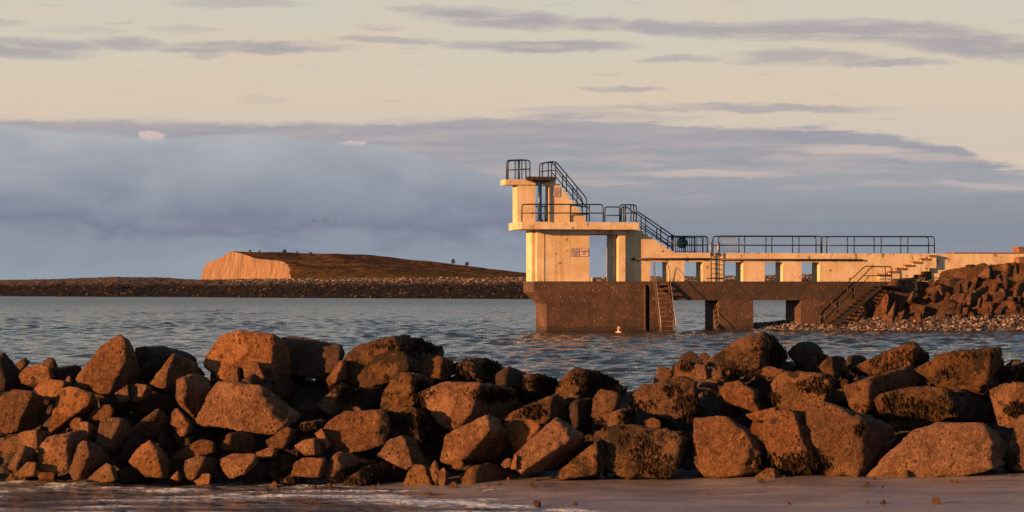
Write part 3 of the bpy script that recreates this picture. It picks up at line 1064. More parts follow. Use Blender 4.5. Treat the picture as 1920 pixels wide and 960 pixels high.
# stair flight from the pier deck to the middle platform
poly = [(U(1172.5, WF), ZB + 1.28), (U(1172.5, WF), zs_b), (U(1198.5, WF), zs_b)]
n = 8
for i in range(n):
    x = 1198.5 + (1265 - 1198.5) * (i + 0) / n
    x2 = 1198.5 + (1265 - 1198.5) * (i + 1) / n
    y = 430 + (474 - 430) * (i + 0.6) / n
    if i == 0:
        poly[-1] = (U(1198.5, WF), zs_b)
    poly.append((U(x, WF), L(x, y, WF).z))
    poly.append((U(x2, WF), L(x, y, WF).z))
poly.append((U(1265, WF), zdeck))
zl = L(1250, 491, WF).z          # head of the square openings
poly.append((U(1265, WF), zl))
poly[0] = (U(1172.5, WF), zl)
pier.prism('stair_flight', poly, WB, WF, M['cream'])
# --- pier wall: lintel and wall pieces between the openings
pier.box('parapet', (U(1265, WF), WB, zl), (U(2050, WF), WF, zdeck), M['cream_edge'])
OPN = [(1219.5, 1254), (1283, 1318), (1359, 1393), (1434, 1468), (1503, 1537)]
xa = 1172.5
for x0, x1 in OPN + [(2050, 2050)]:
    rect(pier, 'wall_pier', xa, x0, 491, 527.5, WB, WF, 'cream')
    xa = x1
for o in [c for c in pier.e.children if c.name.startswith('wall_pier')]:
    me = o.data
    for vv in me.vertices:                       # butt every piece between ledge and lintel
        vv.co.z = (zl if vv.co.z > (zl + ZB) / 2 - 0 else ZB) if True else vv.co.z
# deck slab edge with crumbling brown top
pier.box('deck_edge', (U(1790, WF), WB, zdeck), (U(2050, WF), WF - 0.12, zdeck + 0.10), M['brown'])
# --- brown base of the pier: beam and pillars
zbm = L(1350, 563, BF).z
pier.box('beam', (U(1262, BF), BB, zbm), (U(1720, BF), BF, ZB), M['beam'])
pier.box('pillar', (U(1348, BF), BB, -1.5), (U(1412.5, BF), BF, zbm), M['base'])
pier.box('pillar', (U(1502, BF), BB, -1.5), (U(1720, BF), BF, zbm), M['base'])

# steps at the landward end of the wall
steps = Thing('concrete_steps', (U(1660, 0.4), 0.4, ZB), 'small flight of cream steps with brown treads against the pier wall', 'steps')
SX_ = [(1648, 1668, 514), (1667, 1684, 508), (1682, 1699, 502), (1697, 1714, 496), (1712, 1728, 490), (1727, 1744, 484), (1743, 1757, 478)]
for x0, x1, y in SX_:
    a = L(x0, y, -0.02)
    b = L(x1, y + 4, -0.02)
    steps.box('tread', (a.x, WF + 0.003, a.z), (b.x, -0.02, b.z), M['brown'])
    steps.box('riser_block', (a.x + 0.05, WF + 0.003, max(ZB - 0.3, b.z - 0.75)), (b.x - 0.02, -0.08, b.z), M['cream'])

# horizontal pipes along the wall
for k, (x0, x1, y, lab) in enumerate([(1185, 1336, 485.5, 'thin dark pipe fixed along the pier wall below the stair flight'),
                                      (1349, 1618, 486.5, 'long thin dark pipe fixed along the pier wall beyond the ladder')]):
    w = WF + 0.10
    t = Thing('wall_pipe', L(x0, y, w), lab, 'pipe')
    t.tube('pipe', [L(x0, y, w), L(x1, y + (1 if k else 0), w)], 0.062, M['steel'])
    for i in range(4):
        x = x0 + (x1 - x0) * (i + 0.5) / 4
        p = L(x, y, w)
        t.box('bracket', (p.x - .03, WF, p.z - .09), (p.x + .03, w + 0.07, p.z - 0.05), M['steel'])

# diving plate on its blue post
t = Thing('diving_plate', L(1012, 416, -0.35), 'dark wooden diving plate carried on a thick blue post', 'diving plate')
pb = L(1012, 416, -0.35)
pt = L(1012, 340, -0.35)
po = t.tube('post', [(pb.x, -.35, zs_t), (pb.x, -.35, pt.z)], 0.135, M['bluepost'], None, 16)
t.tube('post_flange', [(pb.x, -.35, zs_t), (pb.x, -.35, zs_t + 0.10), (pb.x, -.35, zs_t + 0.24)], [0.26, 0.25, 0.14], M['bluepost'], po, 16)
ua, ub = U(990, 0.0), U(1041, 0.0)
for i in range(6):
    wa = -0.488 + i * 0.088
    t.box('plank', (ua - (0.04 if i % 2 else 0), wa, pt.z + 0.06), (ub + (0.05 if i % 3 else 0), wa + 0.083, pt.z + 0.29), M['wood_and_shade'])
t.box('bearer', (pb.x - 0.5, -0.48, pt.z - 0.06), (pb.x + 0.6, -0.2, pt.z + 0.06), M['wood_and_shade'])

# signs
def sign(x0, x1, y0, y1, w, lab, mat, lines, grp=None):
    a, b = L(x0, y0, w), L(x1, y1, w)
    t = Thing('notice_sign', (a.x, w, b.z), lab, 'sign', grp)
    bd = t.box('board', (a.x, w, a.z), (b.x, w + 0.03, b.z), M[mat])
    fw = 0.02
    t.box('frame', (a.x - fw, w, b.z - fw), (b.x + fw, w + 0.022, a.z + fw), M['ink'])
    W, H = b.x - a.x, a.z - b.z
    for (cx_, cy_, lw, lh) in lines:
        u = a.x + cx_ * W
        z = a.z - cy_ * H
        t.box('print_line', (u - lw * W / 2, w + 0.03, z - lh * H / 2), (u + lw * W / 2, w + 0.034, z + lh * H / 2), M['ink'], bd)


LN = [(.58, .14, .5, .05), (.18, .17, .13, .13), (.5, .36, .8, .05), (.5, .48, .82, .06), (.58, .62, .5, .06), (.55, .75, .62, .05), (.5, .91, .42, .06)]
LN2 = [(.16, .12, .2, .07), (.6, .18, .5, .05), (.52, .38, .86, .11), (.5, .57, .5, .10), (.5, .78, .42, .09)]
sign(1071.5, 1086, 465.5, 480.5, TF - 0.03, 'grey framed notice on the cream lower wall beside the doorway', 'sign_grey', LN)
sign(1087.5, 1103, 465.5, 480.5, TF - 0.03, 'pale pink framed notice on the cream lower wall, nearer the doorway', 'sign_pink', LN2)
sign(1035.5, 1050.5, 352.5, 368.5, WU, 'grey notice on the upper stair wall of the diving tower', 'sign_grey', LN)

# ------------------------------------------------------------------ railings
WR0, WR1 = -0.50, -1.72
railing('railing', 'tall open railing cage round the top diving platform', [
    (WU, [(952.5, 336.5), (952.5, 301.5), (993.5, 300), (993.5, 336.5)]), (WUB, [(950, 336.5), (950, 300.5), (986, 299.5), (986, 336.5)])],
    [(WU, 974, 301, 336.5), (WUB, 966, 300, 336.5), (WUB, 971.7, 300, 336.5), (WU, 978.5, 301, 336.5)],
    [(WU, [(952.5, 319), (993.5, 317)]), (WUB, [(950, 319), (986, 317)])])
t = railing('railing', 'blue stair railing running down from the top platform to the middle one', [
    (WU + .0, [(1017, 335), (1017, 306), (1034, 303), (1043, 304), (1100, 372), (1100, 415)]),
    (WUB + .1, [(1011.6, 335), (1011.6, 307), (1028, 304.5), (1036, 305), (1091.6, 373), (1091.6, 410)])],
    [(WU, 1034, 303, 335), (WU, 1041.6, 304, 335), (WUB + .1, 1028, 305, 335), (WU, 1062, 327, 360), (WU, 1081.7, 351, 383),
     (WUB + .1, 1055, 328, 352), (WUB + .1, 1074, 352, 376)],
    [(WU, [(1017, 321), (1042, 319), (1100, 389)]), (WUB + .1, [(1011.6, 322), (1032, 320), (1091.6, 390)])])
zmt = 416
railing('railing', 'front railing of the middle platform below the notice', [
    (0.80, [(978.5, zmt), (978.5, 383), (1131, 383.5), (1131, zmt)])],
    [(0.80, 1069.5, 383, zmt), (0.8, 1024, 383, zmt), (0.8, 1105, 383, zmt)], [(0.80, [(978.5, 399.5), (1131, 399.5)])])
railing('railing', 'short round-cornered rear railing panel of the middle platform behind the blue post', [
    (-2.6, [(987, zmt), (987, 387), (1060, 387), (1060, zmt)])], [(-2.6, 1022, 387, zmt)], [(-2.6, [(987, 400), (1060, 400)])])
railing('railing', 'hoop railing at the foot of the upper stair flight', [
    (0.2, [(1070, zmt), (1070, 384), (1105, 389), (1105, zmt)])], [], [(0.2, [(1070, 400), (1105, 402)])])
railing('railing', 'round-cornered railing panel on the middle platform beside the stair opening', [
    (0.80, [(1134, zmt), (1134, 388), (1163, 388), (1163, zmt)])], [], [(0.80, [(1134, 404), (1161, 404)])])
railing('railing', 'crowded railing bay at the landward end of the middle platform', [
    (0.80, [(1161.7, zmt), (1161.7, 384), (1193, 384), (1193, zmt)]), (-1.6, [(1165, zmt), (1165, 388), (1176, 388), (1190, 402)])],
    [(0.8, 1173, 384, zmt), (0.8, 1183, 384, zmt), (-1.6, 1169, 388, zmt), (-1.6, 1172, 388, zmt), (0.8, 1188, 384, zmt)], [(0.8, [(1161.7, 399.5), (1193, 399.5)])])
railing('railing', 'blue handrails sloping down the stair flight to the pier deck', [
    (WR0, [(1193, 397), (1197, 397.5), (1263, 442.5), (1268, 443)]), (WR1, [(1188, 397), (1192, 399), (1253, 443), (1258, 444)])],
    [(WR0, 1210.5, 407, 440), (WR0, 1239, 426, 456.5), (WR0, 1259, 441, 468), (WR1, 1202, 407, 434), (WR1, 1231.5, 428, 451), (WR0, 1261, 442, 470)],
    [(WR0, [(1196, 412), (1262, 459)]), (WR1, [(1190, 413), (1255, 460)]), (WR0, [(1198, 424), (1258, 464)])])
railing('railing', 'short blue deck railing beside the round buoy case', [
    (WR0, [(1262, 474), (1262, 443), (1327, 443), (1327, 475)]), (WR1, [(1252, 473), (1252, 443), (1317.5, 443), (1317.5, 475)])],
    [(WR0, 1284, 443, 474), (WR0, 1297, 443, 474), (WR1, 1302, 443, 474)], [(WR0, [(1262, 459.5), (1327, 459.5)]), (WR1, [(1252, 460), (1317.5, 460)])])
railing('railing', 'middle run of the blue deck railing beside the wall ladder', [
    (WR0, [(1347, 475), (1347, 442.5), (1541, 443), (1541, 475)]), (WR1, [(1336.5, 475), (1336.5, 443), (1530, 443.5), (1530, 475)])],
    [(WR0, 1396, 443, 475), (WR0, 1447, 443, 475), (WR0, 1498, 443, 475), (WR1, 1385.5, 443, 475), (WR1, 1436, 443, 475), (WR1, 1486, 443, 475)],
    [(WR0, [(1347, 459.5), (1541, 460)]), (WR1, [(1336.5, 460), (1530, 460)])])
railing('railing', 'landward run of the blue deck railing ending above the small cream steps', [
    (WR0, [(1550, 475), (1550, 443.5), (1752, 443.5), (1752, 475)]), (WR1, [(1539, 475), (1539, 443.5), (1741, 444), (1741, 475)])],
    [(WR0, 1601.5, 443.5, 475), (WR0, 1652, 443.5, 475), (WR0, 1702, 443.5, 475), (WR1, 1589, 443.5, 475), (WR1, 1639, 443.5, 475), (WR1, 1689, 443.5, 475)],
    [(WR0, [(1550, 460), (1752, 460.5)]), (WR1, [(1539, 460.5), (1741, 461)])])

# round buoy case on its rail
c = L(1279, 455.5, WR0 + 0.12)
t = Thing('buoy_case', (c.x, c.y, zdeck), 'round dark blue lifebuoy case hung on the deck railing', 'lifebuoy case')
ca = t.tube('case', [(c.x, c.y - 0.10, c.z), (c.x, c.y + 0.02, c.z), (c.x, c.y + 0.07, c.z)], [0.36, 0.36, 0.30], M['disc'], None, 28)
t.box('band', (c.x - .31, c.y + 0.065, c.z - .015), (c.x + .31, c.y + 0.08, c.z + .015), M['bluepost'], ca)
t.tube('stand', [(c.x, c.y - 0.06, zdeck), (c.x, c.y - 0.06, c.z)], 0.03, M['blue'])


def barrier(x0, x1, y0, y1, w, nb, mat, lab, r):
    b = L(x0, y1, w)
    t = Thing('barrier_panel', b, lab, 'barrier')
    a, c = L(x0, y0, w), L(x1, y1, w)
    t.tube('panel_frame', rounded([(a.x, w, c.z), (a.x, w, a.z), (c.x, w, a.z), (c.x, w, c.z)], 0.1), r * 1.4, M[mat])
    t.tube('bottom_rail', [(a.x, w, c.z + .1), (c.x, w, c.z + .1)], r * 1.3, M[mat])
    for i in range(nb):
        u = a.x + (c.x - a.x) * (i + 1) / (nb + 1)
        t.tube('bar', [(u, w, c.z + 0.1), (u, w, a.z)], r, M[mat], None, 6)
    return t


barrier(1266, 1305, 445, 475, WR1 + 0.25, 9, 'blue', 'dark blue barred barrier panel behind the round buoy case', 0.022)
barrier(1305, 1325, 445, 475, WR1 + 0.15, 6, 'zinc', 'narrow grey barred barrier panel beside the ladder head', 0.011)
barrier(1347, 1381, 445, 474, WR1 + 0.2, 11, 'zinc', 'wide grey barred barrier panel behind the middle deck railing', 0.011)

# vertical wall ladder
wl = WF + 0.16
t = Thing('wall_ladder', (U(1333, wl), wl, ZB), 'vertical steel ladder fixed to the pier wall between two openings', 'ladder')
for x in (1333.5, 1348.5):
    p = L(x, 454, wl)
    t.tube('upright', [(p.x, wl, ZB), (p.x, wl, p.z)], 0.035, M['steel'])
for y in (476, 485.5, 494.5, 503.5, 512.5, 521):
    a, b = L(1333.5, y, wl), L(1348.5, y, wl)
    t.tube('rung', [a, b], 0.022, M['steel'], None, 6)
for y in (486, 521.5):
    a, b = L(1325, y, wl - .05), L(1357, y, wl - .05)
    t.box('wall_bracket', (a.x, WF, a.z - 0.025), (b.x, WF + 0.04, a.z + 0.025), M['steel'])
for x in (1333.5, 1347.5):
    p = L(x, 453, wl)
    t.tube('grab_post', [(p.x, wl - .12, zdeck - .2), (p.x, wl - .12, p.z)], 0.05, M['zinc'])

# steep stair from the ledge down into the water (comes out towards the viewer)
t = Thing('sea_stair', (U(1250, 1.2), 1.2, -0.3), 'steep wooden stair with thin handrails going straight into the sea', 'stair')
wt0, wt1 = BF + 0.05, 2.35
uA0, uA1 = U(1227, wt0), U(1240.5, wt1)
uB0, uB1 = U(1253, wt0), U(1269, wt1)
zt_, zb_ = ZB - 0.02, -0.35
for (ua_, ub_) in ((uA0, uA1), (uB0, uB1)):
    t.bar('stringer', (ua_, wt0, zt_), (ub_, wt1, zb_), 0.10, 0.09, M['tread'])
for i in range(12):
    q = (i + 0.6) / 12.0
    w = wt0 + (wt1 - wt0) * q
    z = zt_ + (zb_ - zt_) * q
    t.box('tread', (uA0 + (uA1 - uA0) * q + .04, w - 0.12, z - 0.03), (uB0 + (uB1 - uB0) * q - .04, w + 0.12, z + 0.03), M['brown'])
for (ua_, ub_) in ((uA0, uA1), (uB0, uB1)):
    h = 1.25
    q = 0.80
    um, wm, zm = ua_ + (ub_ - ua_) * q, wt0 + (wt1 - wt0) * q, zt_ + (zb_ - zt_) * q
    t.tube('handrail', [(ua_ - .03, wt0 - .1, ZB), (ua_ - .03, wt0, ZB + h), (um, wm, zm + 0.72), (ub_, wt1, zb_ + 0.1)], 0.026, M['zinc'])

# stair down to the pebbles along the wall
t = Thing('beach_stair', L(1552, 616, 0.9), 'open steel stair with pipe handrails leaning down to the pebble beach', 'stair')
wn, wf_ = 1.30, 0.42
for w, off in ((wn, 0), (wf_, -9)):
    t.bar('stringer', L(1652 + off, 538, w), L(1553 + off, 620, w), 0.06, 0.22, M['steel'])
for i in range(13):
    q = i / 12.0
    p = L(1641 - 92 * q, 536.5 + 77 * q, wn)
    t.box('tread', (p.x - .20, wf_, p.z - 0.02), (p.x + .14, wn, p.z + 0.03), M['steel'])
p = L(1660, 535, wn)
t.box('landing', (p.x - 0.4, BF + 0.003, p.z - .06), (p.x + 0.7, wn, p.z), M['steel'])
NRL = [(1672, 535), (1672, 500), (1635, 500), (1603, 533), (1546, 589), (1546, 614)]
FRL = [(1660, 535), (1660, 500), (1622, 499), (1589, 530), (1531, 584), (1531, 608)]
for pts, w in ((NRL, wn), (FRL, wf_)):
    t.tube('handrail', rounded([L(x, y, w) for x, y in pts], 0.2), 0.034, M['steel'])
    t.tube('lower_rail', [L(pts[0][0], 517, w), L(pts[2][0] - 4, 517, w), L(pts[5][0] + 2, 602, w)], 0.028, M['steel'])
    for q in (0.0, 0.5):
        x, y = pts[3][0] + (pts[4][0] - pts[3][0]) * q, pts[3][1] + (pts[4][1] - pts[3][1]) * q
        a = L(x, y, w); b = L(x, y + 27, w)
        t.tube('post', [a, (a.x, w, b.z)], 0.03, M['steel'])

# ================================================================== boulders
def ico(level):
    bm = bmesh.new()
    bmesh.ops.create_icosphere(bm, subdivisions=level, radius=1.0)
    v = np.array([x.co[:] for x in bm.verts])
    f = np.array([[q.index for q in p.verts] for p in bm.faces])
    bm.free()
    return v, f


ICO = {k: ico(k) for k in (3, 4, 5)}


def planes_of(pts):
    bm = bmesh.new()
    for p in pts:
        bm.verts.new(p)
    bmesh.ops.convex_hull(bm, input=bm.verts, use_existing_faces=False)
    loose = [v for v in bm.verts if not v.link_faces]
    bmesh.ops.delete(bm, geom=loose, context='VERTS')
    bm.normal_update()
    cen = Vector((0, 0, 0))
    tot = 0
    for f in bm.faces:
        a = f.calc_area()
        cen += f.calc_center_median() * a
        tot += a
    cen /= tot
    ns, ds, ar = [], [], []
    for f in bm.faces:
        nn = f.normal.copy()
        d = nn.dot(f.calc_center_median() - cen)
        if d < 0:
            nn, d = -nn, -d
        for i in range(len(ns)):
            if ns[i].dot(nn) > 0.965:
                ds[i] = 0.5 * (ds[i] + d)
                break
        else:
            ns.append(nn); ds.append(max(d, 0.02)); ar.append(f.calc_area())
    bm.free()
    arr = np.array([p[:] for p in pts]) - np.array(cen[:])
    ext = arr.max(0) - arr.min(0)
    for k in range(4):                              # chipped corners
        nn = rng.normal(0, 1, 3) / ext
        nn /= np.linalg.norm(nn)
        ns.append(Vector(nn))
        ds.append(float((arr @ nn).max()) * (0.84 + 0.14 * rng.random()))
    return np.array([n[:] for n in ns]), np.array(ds), np.array(cen[:])


def boulder_mesh(name, pts, level, seed, rough=1.0, p=70.0):
    n, d, cen = planes_of(pts)
    arr = np.array([q[:] for q in pts])
    ext = arr.max(0) - arr.min(0)
    size = float(np.prod(ext) ** (1 / 3))
    iv, fv = ICO[level]
    dirs = iv * (ext / ext.max())[None]
    dirs = dirs / np.linalg.norm(dirs, axis=1)[:, None]
    q = np.clip(dirs @ n.T, 0, None) / d[None]
    r = (np.sum(q ** p, 1)) ** (-1 / p) * 1.02
    v = dirs * r[:, None]
    off = rng.random(3) * 50 + seed
    n1 = fbm(v * (1.6 / size) + off, 3, seed)
    n2 = fbm(v * (6.5 / size) + off, 4, seed + 7, 0.6)
    rid = 1 - np.abs(fbm(v * (3.1 / size) + off * 1.3, 3, seed + 13)) * 2.2
    n3 = fbm(v * (22.0 / size) + off, 3, seed + 21, 0.6)
    disp = size * rough * (0.022 * n1 + 0.042 * n2 + 0.024 * n3 - 0.050 * np.clip(rid - 0.72, 0, 1) * 3)
    v = v + dirs * disp[:, None]
    return mesh_np(name, v, fv), cen, size


PX0 = {'A': (0, 600, 2.6667), 'B': (360, 600, 2.6667), 'C': (720, 600, 2.6667), 'D': (1080, 600, 2.6667), 'E': (1440, 600, 2.6667), 'G': (1480, 460, 4.3636)}


def pan(pl, X, Y):
    a, b, s = PX0[pl]
    return a + X / s, b + Y / s


BLD = []          # (object, world verts) for the seaweed


def px_world(x, y, Y):
    return Vector(((x - 960) / FPX * Y, Y, CZ - (y - HY) / FPX * Y))


def traced(pl, outline, ridge, dist, kR=1.7, kL=0.42, kT=0.10, kB=0.06, thick=0.8, slope_back=True):
    """3-D points of a stone: its outline, the ridge where its lit and shaded sides meet, and a body behind"""
    o = [pan(pl, *p) for p in outline]
    r = [pan(pl, *p) for p in ridge]
    s = dist / FPX
    cxm = sum(p[0] for p in o) / len(o)
    cym = sum(p[1] for p in o) / len(o)
    h = max(p[1] for p in o) - min(p[1] for p in o)
    w = max(p[0] for p in o) - min(p[0] for p in o)
    ry = sorted(r, key=lambda p: p[1])
    yr = [p[1] for p in ry]
    xr = [p[0] for p in ry]
    pts = []
    for x, y in o:
        rx = float(np.interp(y, yr, xr))
        back = kR * max(0, x - rx) + kL * max(0, rx - x) + kT * max(0, cym - y) + kB * max(0, y - cym)
        pts.append(px_world(x, y, dist + min(back, 0.9 * max(w, h)) * s))
    for x, y in r:
        pts.append(px_world(x, y, dist + 0.2 * kT * max(0, cym - y) * s))
    T = dist + (thick * min(w, h) + 0.45 * max(w, h)) * s
    for x, y in o:
        pts.append(px_world(cxm + (x - cxm) * 0.82, cym + (y - cym) * 0.80, T))
    return pts, w, h


